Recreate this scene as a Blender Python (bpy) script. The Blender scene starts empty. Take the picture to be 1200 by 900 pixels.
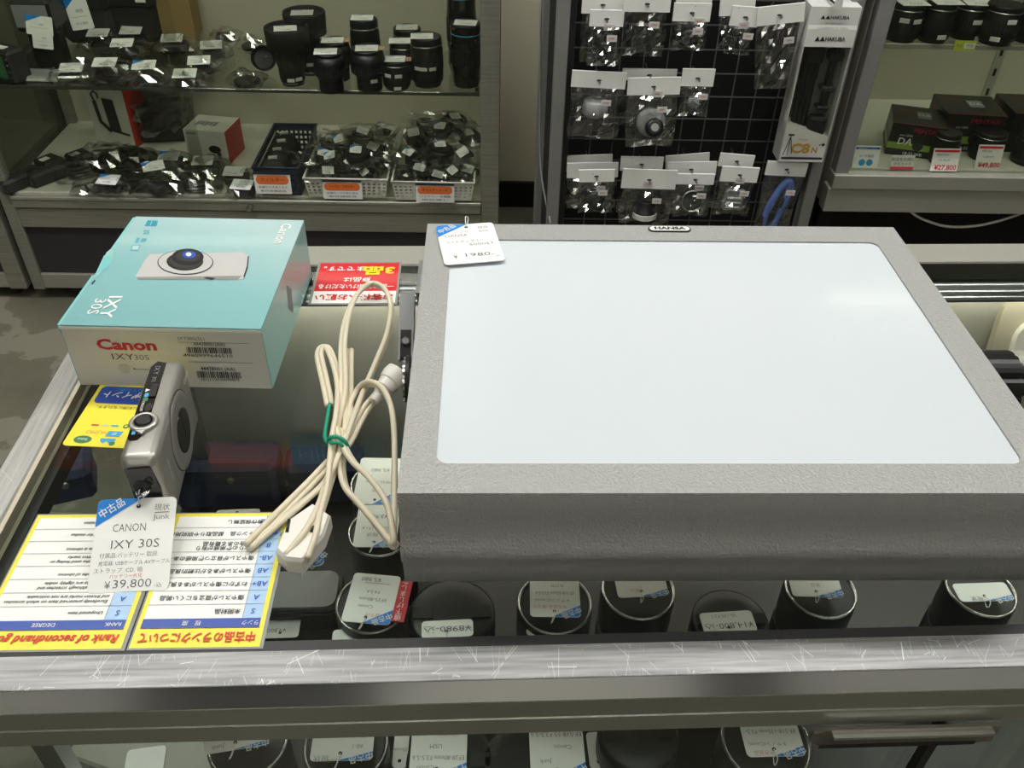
import bpy, bmesh, math, random
from mathutils import Vector, Matrix, Euler
PI = math.pi
S = bpy.context.scene
COL = S.collection
def R(a): return math.radians(a)

# ------------------------------------------------------------------ camera
F_PX, PITCH, ROLL, YAW = 1038.1, R(39.035), R(1.397), R(-3.147)
CAM = Vector((0, 0, 0.42))          # the glass counter top is z = 0, the shop floor z = -0.95
_fw = Vector((0, math.cos(PITCH), -math.sin(PITCH))); _r = Vector((1, 0, 0)); _u = _r.cross(_fw)
_r, _u = math.cos(ROLL)*_r + math.sin(ROLL)*_u, -math.sin(ROLL)*_r + math.cos(ROLL)*_u
_Z = Matrix.Rotation(YAW, 3, 'Z')
RT, UP, FW = _Z @ _r, _Z @ _u, _Z @ _fw
cam = bpy.data.cameras.new('camera'); camo = bpy.data.objects.new('camera', cam); COL.objects.link(camo)
cam.sensor_width = 36; cam.lens = F_PX/1200*36; cam.clip_start = .02; cam.clip_end = 30
m = Matrix((RT, UP, -FW)).transposed().to_4x4(); m.translation = CAM; camo.matrix_world = m
S.camera = camo
# ------------------------------------------------------------------ world, lights, exposure
S.view_settings.view_transform = 'Standard'; S.view_settings.look = 'None'
S.view_settings.gamma = 1; S.view_settings.use_curve_mapping = False
S.view_settings.exposure = 0.0
W = bpy.data.worlds.new('shop_surroundings'); S.world = W; W.use_nodes = True
W.node_tree.nodes['Background'].inputs[0].default_value = (.92, .95, .88, 1)
W.node_tree.nodes['Background'].inputs[1].default_value = .07
def area(name, loc, sx, sy, power, rot=(0, 0, 0), col=(1, 1, .965)):
    l = bpy.data.lights.new(name, 'AREA'); l.shape = 'RECTANGLE'; l.size = sx; l.size_y = sy; l.energy = power; l.color = col
    o = bpy.data.objects.new(name, l); COL.objects.link(o); o.location = loc; o.rotation_euler = rot
    return o
LAMPS = [(-.9, -.75, 1.5), (.9, -.75, 1.5), (-.85, 1.20, 27), (.95, 1.20, 27), (.1, .45, 7), (.1, -1.75, 13)]
LAMP_SPOT = ('front left', 'front right', 'left aisle', 'right aisle', 'middle', 'rear (added wall washer)')
for i, (x, y, p) in enumerate(LAMPS):
    area('ceiling_lamp_light', (x, y, 1.735), 1.2, .22, p, (R(-72) if y < -1.5 else 0, 0, 0))      # the rearmost one is added, tilted to brighten the front wall for rail reflections

def ray(x, y): return RT*((x-600)/F_PX) - UP*((y-450)/F_PX) + FW
def at(x, y, z=0.0):
    d = ray(x, y); return CAM + d*((z-CAM.z)/d.z)
BR = R(-1.973)                       # the back of the shop is turned a little against the counter
EX = Vector((math.cos(BR), math.sin(BR), 0)); EY = Vector((-math.sin(BR), math.cos(BR), 0))
def bw(x, d, z): return EX*x + EY*d + Vector((0, 0, z))
def bl(x, y, d):                     # photo point on the upright plane at depth d -> (x, z) there
    v = ray(x, y); P = CAM + v*((d-CAM.dot(EY))/v.dot(EY)); return P.dot(EX), P.z
def bf(x, y, z):                     # photo point on the level plane z -> (x, d)
    P = at(x, y, z); return P.dot(EX), P.dot(EY)
def wdep(P): return (P-CAM).dot(FW)

# ------------------------------------------------------------------ materials
def lin(h):
    h = h.lstrip('#'); c = [int(h[i:i+2], 16)/255 for i in (0, 2, 4)]
    return tuple((v/12.92 if v <= .04045 else ((v+.055)/1.055)**2.4) for v in c) + (1,)
MATS = {}
def mat(name, hx, rough=.5, metal=0, bump=None, coat=0, spec=.5, var=None, emit=0):
    m = bpy.data.materials.new(name); m.use_nodes = True; MATS[name] = m
    nt = m.node_tree; b = nt.nodes['Principled BSDF']
    b.inputs['Base Color'].default_value = lin(hx); b.inputs['Roughness'].default_value = rough
    b.inputs['Metallic'].default_value = metal; b.inputs['Coat Weight'].default_value = coat
    b.inputs['Specular IOR Level'].default_value = spec
    if emit:
        b.inputs['Emission Color'].default_value = lin(hx); b.inputs['Emission Strength'].default_value = emit
    if bump or var:
        tc = nt.nodes.new('ShaderNodeTexCoord')
    if bump:                          # (scale, strength, distance[, stretch])
        n = nt.nodes.new('ShaderNodeTexNoise'); n.inputs['Scale'].default_value = bump[0]; n.inputs['Detail'].default_value = 3
        bp = nt.nodes.new('ShaderNodeBump'); bp.inputs['Strength'].default_value = bump[1]; bp.inputs['Distance'].default_value = bump[2]
        src = tc.outputs['Object']
        if len(bump) > 3:
            mp = nt.nodes.new('ShaderNodeMapping'); mp.inputs['Scale'].default_value = bump[3]; nt.links.new(src, mp.inputs[0]); src = mp.outputs[0]
        nt.links.new(src, n.inputs['Vector']); nt.links.new(n.outputs['Fac'], bp.inputs['Height']); nt.links.new(bp.outputs[0], b.inputs['Normal'])
    if var:                           # (scale, other colour, stretch, low, high)
        n = nt.nodes.new('ShaderNodeTexNoise'); n.inputs['Scale'].default_value = var[0]; n.inputs['Detail'].default_value = 5
        mp = nt.nodes.new('ShaderNodeMapping'); mp.inputs['Scale'].default_value = var[2]
        cr = nt.nodes.new('ShaderNodeValToRGB'); cr.color_ramp.elements[0].position = var[3]; cr.color_ramp.elements[1].position = var[4]
        cr.color_ramp.elements[0].color = lin(hx); cr.color_ramp.elements[1].color = lin(var[1])
        nt.links.new(tc.outputs['Object'], mp.inputs[0]); nt.links.new(mp.outputs[0], n.inputs['Vector'])
        nt.links.new(n.outputs['Fac'], cr.inputs[0]); nt.links.new(cr.outputs[0], b.inputs['Base Color'])
    return m
def glass(name, tint=(.93, .96, .94), f0=.04, gain=1.0, rough=0.0, bump=None):
    m = bpy.data.materials.new(name); m.use_nodes = True; MATS[name] = m
    nt = m.node_tree; nt.nodes.clear(); N = nt.nodes.new
    o = N('ShaderNodeOutputMaterial'); mx = N('ShaderNodeMixShader'); t = N('ShaderNodeBsdfTransparent'); g = N('ShaderNodeBsdfGlossy')
    t.inputs[0].default_value = tint + (1,); g.inputs['Roughness'].default_value = rough
    lw = N('ShaderNodeLayerWeight'); lw.inputs[0].default_value = .5
    p = N('ShaderNodeMath'); p.operation = 'POWER'; p.inputs[1].default_value = 5
    a = N('ShaderNodeMath'); a.operation = 'MULTIPLY_ADD'; a.inputs[1].default_value = gain*(1-f0); a.inputs[2].default_value = f0*gain
    L = nt.links.new
    L(lw.outputs['Facing'], p.inputs[0]); L(p.outputs[0], a.inputs[0]); L(a.outputs[0], mx.inputs[0])
    L(t.outputs[0], mx.inputs[1]); L(g.outputs[0], mx.inputs[2]); L(mx.outputs[0], o.inputs[0])
    if bump:
        n = N('ShaderNodeTexNoise'); n.inputs['Scale'].default_value = bump[0]; b = N('ShaderNodeBump')
        tc = N('ShaderNodeTexCoord'); L(tc.outputs['Object'], n.inputs['Vector'])
        b.inputs['Strength'].default_value = bump[1]; b.inputs['Distance'].default_value = .004
        L(n.outputs['Fac'], b.inputs['Height']); L(b.outputs[0], g.inputs['Normal']); L(b.outputs[0], lw.inputs['Normal'])
    return m
glass('glass'); glass('case_glass', (.93, .95, .91), .03); glass('bag_film', (.94, .95, .94), .11, 1.6, .05)
glass('dusty_film', (.95, .96, .95), .09, 1.5, .05)
mat('black', '#121212', .42); mat('black_matte', '#151514', .75); mat('black_gloss', '#0b0b0c', .12, coat=.3)
mat('charcoal', '#2b2b2c', .55); mat('rubber', '#1b1b1b', .8, bump=(900, .3, .001))
mat('white', '#f0f0ec', .5); mat('paper', '#ecebe6', .55); mat('card', '#f6f6f3', .45); mat('dull_card', '#c9c8c2', .55)
mat('ink', '#22232a', .6); mat('pencil', '#4a4a4e', .6); mat('red_ink', '#c7324a', .6); mat('tag_blue', '#1f86e0', .4)
mat('price_orange', '#ef7a3a', .5); mat('price_red', '#d0203a', .5); mat('lens_tag_beige', '#c49a80', .5)
mat('yellow', '#f2e53a', .42, coat=.35); mat('sheet_white', '#f3f3ef', .45, coat=.35); mat('sheet_blue', '#1e47a8', .42, coat=.3)
mat('sheet_pale_blue', '#a9cbee', .42, coat=.3); mat('sheet_red', '#d5341f', .5); mat('sheet_navy', '#2a4fb0', .5)
mat('sign_red', '#d8202c', .4, coat=.3); mat('sign_yellow', '#f5dc2e', .4); mat('line_grey', '#9a9a98', .6)
mat('green_print', '#3c7a4c', .5); mat('sky_print', '#3ea0d4', .5); mat('pink_print', '#e59a6a', .5)
mat('clear_laminate', '#8f918e', .2)
mat('cord_cream', '#ddd3bb', .42); mat('tie_green', '#1f9a7a', .4); mat('plug_white', '#e8e4dc', .38)
mat('chrome', '#c9cacb', .18, 1); mat('steel', '#a7a8a8', .3, 1); mat('silver_ring', '#c8c8c6', .25, 1)
mat('silver_body', '#9f9d97', .36, .6, bump=(2500, .08, .0005)); mat('silver_top', '#b5b4af', .3, .6)
mat('hammertone', '#a9a9a7', .38, .18, bump=(620, .9, .0013)); mat('bracket_grey', '#9a9b9c', .5, .2, bump=(900, .3, .0008))
mat('acrylic', '#d6dde3', .13, coat=.2); mat('print_silver', '#c4c3c1', .4); mat('print_shade', '#8f8e8c', .4)
mat('dark_lens_glass', '#0c0e16', .05, coat=.6); mat('lens_glass', '#10131c', .04, coat=1)
mat('carton_white', '#dcdad4', .35, coat=.2); mat('carton_side_white', '#e4e3df', .4); mat('carton_kraft', '#8a7553', .7)
mat('box_black', '#161616', .4, coat=.2); mat('box_lime', '#8aa84a', .45); mat('box_red', '#a62028', .45); mat('print_grey', '#8c8f90', .5)
mat('sony_white', '#d8d6ce', .45); mat('sony_red', '#b9281f', .45)
mat('navy_plastic', '#2f3f6b', .45); mat('navy_bin', '#2a3346', .5); mat('bin_white', '#f1efe6', .5); mat('kraft', '#94794c', .75)
mat('case_alu', '#a3a295', .42, .4, var=(6, '#8f8e82', (1, 1, 30), .3, .7)); mat('case_alu_light', '#aeada3', .4, .4)
mat('case_panel', '#353336', .6); mat('case_back', '#bdb8a6', .6); mat('case_floor_white', '#cfcdbf', .5)
mat('rack_grey', '#8d8d8b', .5, .2); mat('rack_black', '#0d0d0d', .8); mat('wire_black', '#6a6a68', .4, .5)
mat('blue_strap', '#5f7fd0', .5); mat('grey_plastic', '#8b8d8e', .45); mat('cup_plastic', '#8d8f8d', .4)
mat('wall_cream', '#e4ddc6', .7, bump=(40, .1, .002)); mat('skirting_black', '#0a0a0a', .7); mat('ceiling_white', '#d9d9d2', .8)
mat('tile_grey', '#8a877c', .5); mat('shelf_black', '#080808', .45, bump=(700, .2, .0006), var=(30, '#101010', (1, 1, 1), .4, .7))
mat('interior_grey', '#b0b0a6', .6); mat('interior_beige', '#c9bfa8', .6)
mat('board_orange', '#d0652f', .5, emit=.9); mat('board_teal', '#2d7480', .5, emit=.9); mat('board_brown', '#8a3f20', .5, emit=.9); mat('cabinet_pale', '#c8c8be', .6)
mat('lamp_white', '#fffaf0', .5, emit=6); mat('lamp_dim', '#fff6e4', .5, emit=10); mat('lamp_soft', '#fffaf0', .5, emit=3)
mat('sticker', '#d6d6d2', .5); mat('tag_yellow_green', '#c8d04a', .5); mat('navy_felt', '#26304f', .7)
mat('gold_print', '#b08a3c', .4)
def floor_mat():
    m = mat('concrete', '#6d6a5b', .55, bump=(14, .15, .004)); nt = m.node_tree; b = nt.nodes['Principled BSDF']; N = nt.nodes.new; L = nt.links.new
    tc = N('ShaderNodeTexCoord'); n1 = N('ShaderNodeTexNoise'); n1.inputs['Scale'].default_value = 3.4; n1.inputs['Detail'].default_value = 8
    r1 = N('ShaderNodeValToRGB'); e = r1.color_ramp.elements; e[0].position = .35; e[0].color = lin('#5d5c4e'); e[1].position = .6; e[1].color = lin('#7b7767')
    x = e.new(.605); x.color = lin('#938f80')
    L(tc.outputs['Object'], n1.inputs['Vector']); L(n1.outputs['Fac'], r1.inputs[0])
    L(r1.outputs[0], b.inputs['Base Color'])
floor_mat()
def scratched(name, base, stretch, rough=.3):
    m = mat(name, base, rough, .4); nt = m.node_tree; b = nt.nodes['Principled BSDF']; N = nt.nodes.new; L = nt.links.new
    tc = N('ShaderNodeTexCoord'); mp = N('ShaderNodeMapping'); mp.inputs['Scale'].default_value = stretch
    n = N('ShaderNodeTexNoise'); n.inputs['Scale'].default_value = 60; n.inputs['Detail'].default_value = 6
    L(tc.outputs['Object'], mp.inputs[0]); L(mp.outputs[0], n.inputs['Vector'])
    cr = N('ShaderNodeValToRGB'); cr.color_ramp.elements[0].position = .3; cr.color_ramp.elements[0].color = lin(base)
    cr.color_ramp.elements[1].position = .75; cr.color_ramp.elements[1].color = lin('#a2a2a1'); L(n.outputs['Fac'], cr.inputs[0])
    prev = cr.outputs[0]
    for ang, sc, th in ((.5, 34, .0020), (-.7, 27, .0017), (1.2, 46, .0022), (2.3, 60, .0022), (-1.9, 41, .0018)):       # fine straight scratches
        mr = N('ShaderNodeMapping'); mr.inputs['Rotation'].default_value = (0, 0, ang); mr.inputs['Scale'].default_value = (1, .35, 1)
        v = N('ShaderNodeTexVoronoi'); v.feature = 'DISTANCE_TO_EDGE'; v.inputs['Scale'].default_value = sc
        L(tc.outputs['Object'], mr.inputs[0]); L(mr.outputs[0], v.inputs['Vector'])
        lt = N('ShaderNodeMath'); lt.operation = 'LESS_THAN'; lt.inputs[1].default_value = th; L(v.outputs['Distance'], lt.inputs[0])
        n2 = N('ShaderNodeTexNoise'); n2.inputs['Scale'].default_value = 55; L(tc.outputs['Object'], n2.inputs['Vector'])
        gt = N('ShaderNodeMath'); gt.operation = 'GREATER_THAN'; gt.inputs[1].default_value = .53; L(n2.outputs['Fac'], gt.inputs[0])
        mu = N('ShaderNodeMath'); mu.operation = 'MULTIPLY'; L(lt.outputs[0], mu.inputs[0]); L(gt.outputs[0], mu.inputs[1])
        mx = N('ShaderNodeMix'); mx.data_type = 'RGBA'; L(mu.outputs[0], mx.inputs[0]); L(prev, mx.inputs[6]); mx.inputs[7].default_value = lin('#c4c4c3'); prev = mx.outputs[2]
    L(prev, b.inputs['Base Color'])
    bp = N('ShaderNodeBump'); bp.inputs['Strength'].default_value = .12; bp.inputs['Distance'].default_value = .001
    L(n.outputs['Fac'], bp.inputs['Height']); L(bp.outputs[0], b.inputs['Normal'])
scratched('rail_metal', '#757576', (.3, 6, 6), .44); scratched('rail_side', '#c4c2be', (6, .3, 6), .34)
def teal_mat():
    m = mat('carton_teal', '#8fd0d2', .32, coat=.25); nt = m.node_tree; b = nt.nodes['Principled BSDF']; N = nt.nodes.new; L = nt.links.new
    tc = N('ShaderNodeTexCoord'); sx = N('ShaderNodeSeparateXYZ'); L(tc.outputs['Object'], sx.inputs[0])
    ad = N('ShaderNodeMath'); ad.operation = 'MULTIPLY_ADD'; ad.inputs[1].default_value = .35; L(sx.outputs[0], ad.inputs[0]); L(sx.outputs[1], ad.inputs[2])
    mr = N('ShaderNodeMapRange'); mr.inputs[1].default_value = -.10; mr.inputs[2].default_value = .08; L(ad.outputs[0], mr.inputs[0])
    cr = N('ShaderNodeValToRGB'); e = cr.color_ramp.elements; e[0].color = lin('#78aeb1'); e[1].color = lin('#b4d0d1'); e[1].position = 1
    x = e.new(.45); x.color = lin('#84b9bb')
    L(mr.outputs[0], cr.inputs[0]); L(cr.outputs[0], b.inputs['Base Color'])
teal_mat(); mat('teal_side', '#9cc9c6', .3, coat=.3); mat('teal_flap', '#7fc6c8', .3, coat=.3); mat('teal_print', '#2d97ae', .5); mat('teal_print_soft', '#5fabb8', .5)

# ------------------------------------------------------------------ mesh builder
I4 = Matrix.Identity(4)
def T(x=0, y=0, z=0): return Matrix.Translation((x, y, z))
def RX(a): return Matrix.Rotation(R(a), 4, 'X')
def RY(a): return Matrix.Rotation(R(a), 4, 'Y')
def RZ(a): return Matrix.Rotation(R(a), 4, 'Z')
def SC(x, y, z): return Matrix.Diagonal((x, y, z, 1))
def frame(o, x, y):                   # matrix from origin and x / y directions
    x = Vector(x).normalized(); z = x.cross(Vector(y)).normalized(); y = z.cross(x)
    mm = Matrix((x, y, z)).transposed().to_4x4(); mm.translation = o; return mm
_HULL = {}
_TXT = {}
class MB:
    def __init__(s): s.v = []; s.f = []; s.m = []; s.sm = []; s.mats = []
    def mi(s, name):
        if name not in s.mats: s.mats.append(name)
        return s.mats.index(name)
    def add(s, vs, fs, m, M=I4, smooth=False):
        k = len(s.v); i = s.mi(m); flip = M.determinant() < 0
        s.v += [M @ Vector(p) for p in vs]
        for f in fs:
            g = [k+j for j in f]
            s.f.append(g[::-1] if flip else g); s.m.append(i); s.sm.append(smooth)
        return s
    def box(s, a, b, m, M=I4):
        x0, y0, z0 = a; x1, y1, z1 = b
        return s.add([(x0,y0,z0),(x1,y0,z0),(x1,y1,z0),(x0,y1,z0),(x0,y0,z1),(x1,y0,z1),(x1,y1,z1),(x0,y1,z1)],
              [(0,3,2,1),(4,5,6,7),(0,1,5,4),(1,2,6,5),(2,3,7,6),(3,0,4,7)], m, M)
    def cbox(s, a, b, c, m, M=I4):    # box with chamfered edges
        a = Vector(a); b = Vector(b); ce = (a+b)/2; h = (b-a)/2
        pts = []
        for sx in (-1,1):
            for sy in (-1,1):
                for sz in (-1,1):
                    pts += [(sx*h.x, sy*(h.y-c), sz*(h.z-c)), (sx*(h.x-c), sy*h.y, sz*(h.z-c)), (sx*(h.x-c), sy*(h.y-c), sz*h.z)]
        return s.hull(pts, m, M @ Matrix.Translation(ce))
    def hull(s, pts, m, M=I4, smooth=False):
        bm = bmesh.new()
        for p in pts: bm.verts.new(p)
        r = bmesh.ops.convex_hull(bm, input=bm.verts)
        bmesh.ops.dissolve_limit(bm, angle_limit=.01, verts=bm.verts, edges=bm.edges)
        bm.verts.index_update()
        vs = [v.co.copy() for v in bm.verts]; fs = [[v.index for v in f.verts] for f in bm.faces]; bm.free()
        return s.add(vs, fs, m, M, smooth)
    def prism(s, poly, z0, z1, m, M=I4, smooth=False):
        n = len(poly)
        if sum(poly[i][0]*poly[(i+1)%n][1]-poly[(i+1)%n][0]*poly[i][1] for i in range(n)) < 0: poly = poly[::-1]
        s.add([(x,y,z0) for x,y in poly]+[(x,y,z1) for x,y in poly], [tuple(range(n))[::-1], tuple(range(n,2*n))], m, M)
        return s.add([(x,y,z0) for x,y in poly]+[(x,y,z1) for x,y in poly], [(i,(i+1)%n,n+(i+1)%n,n+i) for i in range(n)], m, M, smooth)
    def flat(s, poly, m, M=I4, z=0):
        n = len(poly)
        if sum(poly[i][0]*poly[(i+1)%n][1]-poly[(i+1)%n][0]*poly[i][1] for i in range(n)) < 0: poly = poly[::-1]
        return s.add([(x,y,z) for x,y in poly], [tuple(range(n))], m, M)
    def rect(s, x0, y0, x1, y1, m, M=I4, z=0): return s.flat([(x0,y0),(x1,y0),(x1,y1),(x0,y1)], m, M, z)
    def lathe(s, prof, n, m, M=I4, smooth=True, cap=True):
        vs = []; fs = []
        for r, z in prof: vs += [(r*math.cos(2*PI*i/n), r*math.sin(2*PI*i/n), z) for i in range(n)]
        for k in range(len(prof)-1):
            fs += [(k*n+i, k*n+(i+1)%n, (k+1)*n+(i+1)%n, (k+1)*n+i) for i in range(n)]
        s.add(vs, fs, m, M, smooth)
        if cap:
            k = (len(prof)-1)*n
            s.add(vs, [tuple(range(n))[::-1], tuple(k+i for i in range(n))], m, M)
        return s
    def tube(s, pts, r, n, m, M=I4, closed=False):
        pts = [Vector(p) for p in pts]; N = len(pts); vs = []; fs = []
        nrm = None
        for i, p in enumerate(pts):
            t = (pts[(i+1)%N]-pts[i-1]) if (closed or 0 < i < N-1) else ((pts[1]-pts[0]) if i == 0 else (pts[-1]-pts[-2]))
            t.normalize()
            if nrm is None: nrm = t.orthogonal().normalized()
            nrm = (nrm - t*nrm.dot(t)).normalized(); b = t.cross(nrm)
            vs += [p + (nrm*math.cos(2*PI*j/n) + b*math.sin(2*PI*j/n))*r for j in range(n)]
        for i in range(N if closed else N-1):
            k = (i+1) % N
            fs += [(i*n+j, i*n+(j+1)%n, k*n+(j+1)%n, k*n+j) for j in range(n)]
        if not closed: fs += [tuple(range(n))[::-1], tuple((N-1)*n+j for j in range(n))]
        return s.add(vs, fs, m, M, True)
    def grid(s, fn, nu, nv, m, M=I4, smooth=True):
        vs = [fn(i/nu, j/nv) for j in range(nv+1) for i in range(nu+1)]
        fs = [(j*(nu+1)+i, j*(nu+1)+i+1, (j+1)*(nu+1)+i+1, (j+1)*(nu+1)+i) for j in range(nv) for i in range(nu)]
        return s.add(vs, fs, m, M, smooth)
    def text(s, st, size, m, M=I4, x=0, y=0, align='CENTER', wt=0, w=None, shear=0, z=0):
        key = (st, align, wt, shear)
        if key not in _TXT:
            c = bpy.data.curves.new('t', 'FONT'); c.body = st; c.align_x = align; c.align_y = 'CENTER'; c.resolution_u = 2; c.offset = wt; c.shear = shear
            o = bpy.data.objects.new('t', c); COL.objects.link(o)
            dg = bpy.context.evaluated_depsgraph_get(); me = o.evaluated_get(dg).to_mesh()
            _TXT[key] = ([v.co.copy() for v in me.vertices], [tuple(p.vertices) for p in me.polygons])
            bpy.data.objects.remove(o); bpy.data.curves.remove(c)
        vs, fs = _TXT[key]
        if not vs: return s
        sx = size
        if w:
            xs = [v.x for v in vs]; sx = w/max(1e-6, max(xs)-min(xs))
        return s.add(vs, fs, m, M @ T(x, y, z) @ SC(sx, size, size))
    def build(s, name, parent=None, loc=None, rz=0):
        me = bpy.data.meshes.new(name); me.from_pydata([tuple(v) for v in s.v], [], s.f)
        for n in s.mats: me.materials.append(MATS[n])
        me.polygons.foreach_set('material_index', s.m); me.polygons.foreach_set('use_smooth', s.sm); me.update()
        o = bpy.data.objects.new(name, me); COL.objects.link(o); o.parent = parent
        if loc is not None: o.location = loc
        if rz: o.rotation_euler = (0, 0, rz)
        return o
def tag(o, label, cat, group=None):
    o['label'] = label; o['category'] = cat
    if group: o['group'] = group
    return o
def thing(name, label, cat, loc=(0,0,0), rz=0, group=None):
    o = bpy.data.objects.new(name, None); COL.objects.link(o); o.location = loc; o.rotation_euler = (0,0,rz); o.empty_display_size = .02
    return tag(o, label, cat, group)
def thingM(name, label, cat, M, group=None):
    o = thing(name, label, cat, group=group); o.matrix_world = M; return o
def struct(mb, name, **k):
    o = mb.build(name, **k); o['kind'] = 'structure'; return o
def rrect(w, h, r, n=4, cx=0, cy=0):
    out = []
    for (sx, sy, a0) in ((1,1,0),(-1,1,90),(-1,-1,180),(1,-1,270)):
        for i in range(n+1):
            a = R(a0+90*i/n); out.append((cx+sx*(w/2-r)+r*math.cos(a), cy+sy*(h/2-r)+r*math.sin(a)))
    return out
def ell(rx, ry, n=24, cx=0, cy=0): return [(cx+rx*math.cos(2*PI*i/n), cy+ry*math.sin(2*PI*i/n)) for i in range(n)]
def smooth_path(pts, k=6):            # Catmull-Rom
    P = [Vector(p) for p in pts]; P = [2*P[0]-P[1]] + P + [2*P[-1]-P[-2]]; out = []
    for i in range(1, len(P)-2):
        a, b, c, d = P[i-1:i+3]
        for j in range(k):
            t = j/k; out.append(.5*((2*b)+(c-a)*t+(2*a-5*b+4*c-d)*t*t+(3*b-a-3*c+d)*t**3))
    out.append(P[-2]); return out

# ================================================================== the shop itself
FZ = -.95
struct(MB().box((-4, -2.2, FZ-.05), (4, 3.4, FZ), 'concrete'), 'floor')
b = MB(); b.box((-4, 2.62, FZ+.085), (4, 2.72, 1.8), 'wall_cream'); struct(b, 'wall_back', rz=BR)
struct(MB().box((-4, 2.605, FZ), (4, 2.72, FZ+.085), 'skirting_black'), 'baseboard_back', rz=BR)
struct(MB().box((-4, -2.2, 1.8), (4, 3.4, 1.85), 'ceiling_white'), 'ceiling')
struct(MB().box((-4, -2.3, FZ), (4, -2.2, 1.8), 'ceiling_white'), 'wall_front')
for x0_, x1_, lab in ((-1.05, -.30, 'dark rack added behind the camera for dark reflections in the front rail, wider of two'), (.70, .98, 'dark rack added behind the camera for dark reflections in the front rail, narrower of two')):
    t = thing('reflection_rack', lab, 'shelf', (x0_, -2.1, FZ)); MB().box((0, -.09, 0), (x1_-x0_, -.06, 1.9), 'black_matte').build('back_board', t)  # racks added out of view so the rail bevel mirrors dark patches
    for z in (.05, .5, .95, 1.4, 1.85): MB().box((0, -.06, z), (x1_-x0_, .25, z+.03), 'charcoal').build('shelf_board', t)
for i, (x, y, p) in enumerate(LAMPS):
    t = thing('ceiling_light', 'twin tube ceiling light fixture over the ' + LAMP_SPOT[i] + ' of the shop, out of the frame', 'ceiling light', (x, y, 1.8), 0, 'ceiling lights')
    MB().box((-.62, -.13, -.05), (.62, .13, 0), 'white').build('housing', t)
    for s in (-.06, .06): MB().lathe([(.014, -.59), (.014, .59)], 10, 'lamp_white', T(0, s, -.064) @ RY(90)).build('tube', t)

def on_y(x, y, Y):
    d = ray(x, y); return CAM + d*((Y-CAM.y)/d.y)

# ================================================================== glass counter
ctr = thing('display_counter', 'glass topped shop counter with scratched metal rails and black shelf inside', 'display counter', (0, 0, FZ))
def cz(mb, name, par=ctr):
    o = mb.build(name, par); o.location = (0, 0, -FZ) if par is ctr else (0, 0, 0); return o
XL, XR, YF, YB = -.316, 1.15, .2605, .722
# front rail: flat scratched top, bevelled lip, upright polished face
prof = [(.288, 0), (.2665, 0), (.2622, -.0022), (.2605, -.0115), (.2605, -.0435), (.2640, -.0455), (.278, -.0455), (.278, -.010), (.288, -.010)]
Mx = Matrix(((0,0,1,0),(1,0,0,0),(0,1,0,0),(0,0,0,1)))     # (a,b,c) -> x=c, y=a, z=b
def railx(name, prof, m, x0=XL, x1=XR): return cz(MB().prism(prof, x0, x1, m, Mx), name)
railx('front_rail', [(.288, 0.0004), (.2678, 0.0004), (.2673, .0001), (.2675, -.0125), (.288, -.0125)], 'rail_metal')
mat('rail_bevel', '#e6e6e6', .15, .9, bump=(40, .06, .001, (.3, 8, 8)))
railx('front_rail_bevel', [(.2675, -.0001), (.2609, -.0108), (.2609, -.0118), (.2675, -.0118)], 'rail_bevel')
mat('rail_face', '#a2a49b', .34, .6)
railx('front_rail_face', [(.2609, -.0118), (.2612, -.0275), (.2625, -.0285), (.2612, -.0295), (.2609, -.0430), (.2650, -.0450), (.280, -.0450), (.280, -.0128), (.2650, -.0128)], 'rail_face')
railx('glass_gasket', [(.288, .0002), (.2945, .0002), (.2945, -.009), (.288, -.009)], 'charcoal', -.296, XR)
railx('back_rail', [(YB, .0), (.690, .0), (.688, -.003), (.688, -.03), (YB, -.03)], 'case_alu_light')
railx('back_rail_channel', [(.688, -.001), (.662, -.001), (.660, -.004), (.660, -.02), (.688, -.02)], 'black_gloss', -.296)
for k, (y, z, r, mm) in enumerate(((.655, -.0065, .0055, 'steel'), (.6445, -.0065, .0052, 'chrome'), (.637, -.006, .0030, 'chrome'))):
    cz(MB().lathe([(r, -.296), (r, XR)], 14, mm, T(0, y, z) @ RY(90)), 'back_rail_bead')
My = Matrix(((1,0,0,0),(0,0,1,0),(0,1,0,0),(0,0,0,1)))     # (a,b,c) -> x=a, y=c, z=b
cz(MB().prism([(XL, -.03), (XL, -.002), (XL+.002, .0004), (-.2965, .0004), (-.2945, -.002), (-.2945, -.03)], .2605, YB, 'rail_side', My), 'side_rail')
cz(MB().prism([(-.2945, .0003), (-.2915, .0003), (-.2915, -.02), (-.2945, -.02)], .2945, .66, 'interior_beige', My), 'side_rail_gasket')
cz(MB().prism([(-.2915, -.012), (-.284, -.012), (-.284, -.025), (-.2915, -.025)], .2945, .66, 'black', My), 'side_rail_gasket')
cz(MB().box((-.2915, .2945, -.0078), (XR, .690, -.0002), 'glass'), 'glass_top')
SH = -.255
cz(MB().box((-.30, .285, SH-.012), (XR, .665, SH), 'shelf_black'), 'shelf')
cz(MB().box((-.312, .70, -.9), (XR, .715, -.03), 'interior_grey'), 'back_panel')
cz(MB().box((-.314, .27, -.9), (-.306, .70, -.03), 'glass'), 'side_glass')
cz(MB().box((-.31, .275, -.9), (XR, .70, -.885), 'interior_grey'), 'base_board')
cz(MB().box((-.312, .2655, -.55), (.334, .2705, -.045), 'glass'), 'sliding_glass_door')
cz(MB().box((.322, .273, -.55), (XR, .278, -.045), 'glass'), 'sliding_glass_door')
xs = on_y(1105, 846, .2612).x; cz(MB().box((xs-.0025, .2585, -.55), (xs+.0025, .2650, -.0455), 'black'), 'door_edge_strip')
cz(MB().box((XL, .262, -.95), (XR, .30, -.55), 'case_panel'), 'kick_panel')
for x in (XL, XR-.025): cz(MB().box((x, .262, -.95), (x+.022, .282, -.0455), 'case_alu'), 'corner_post')
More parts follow.
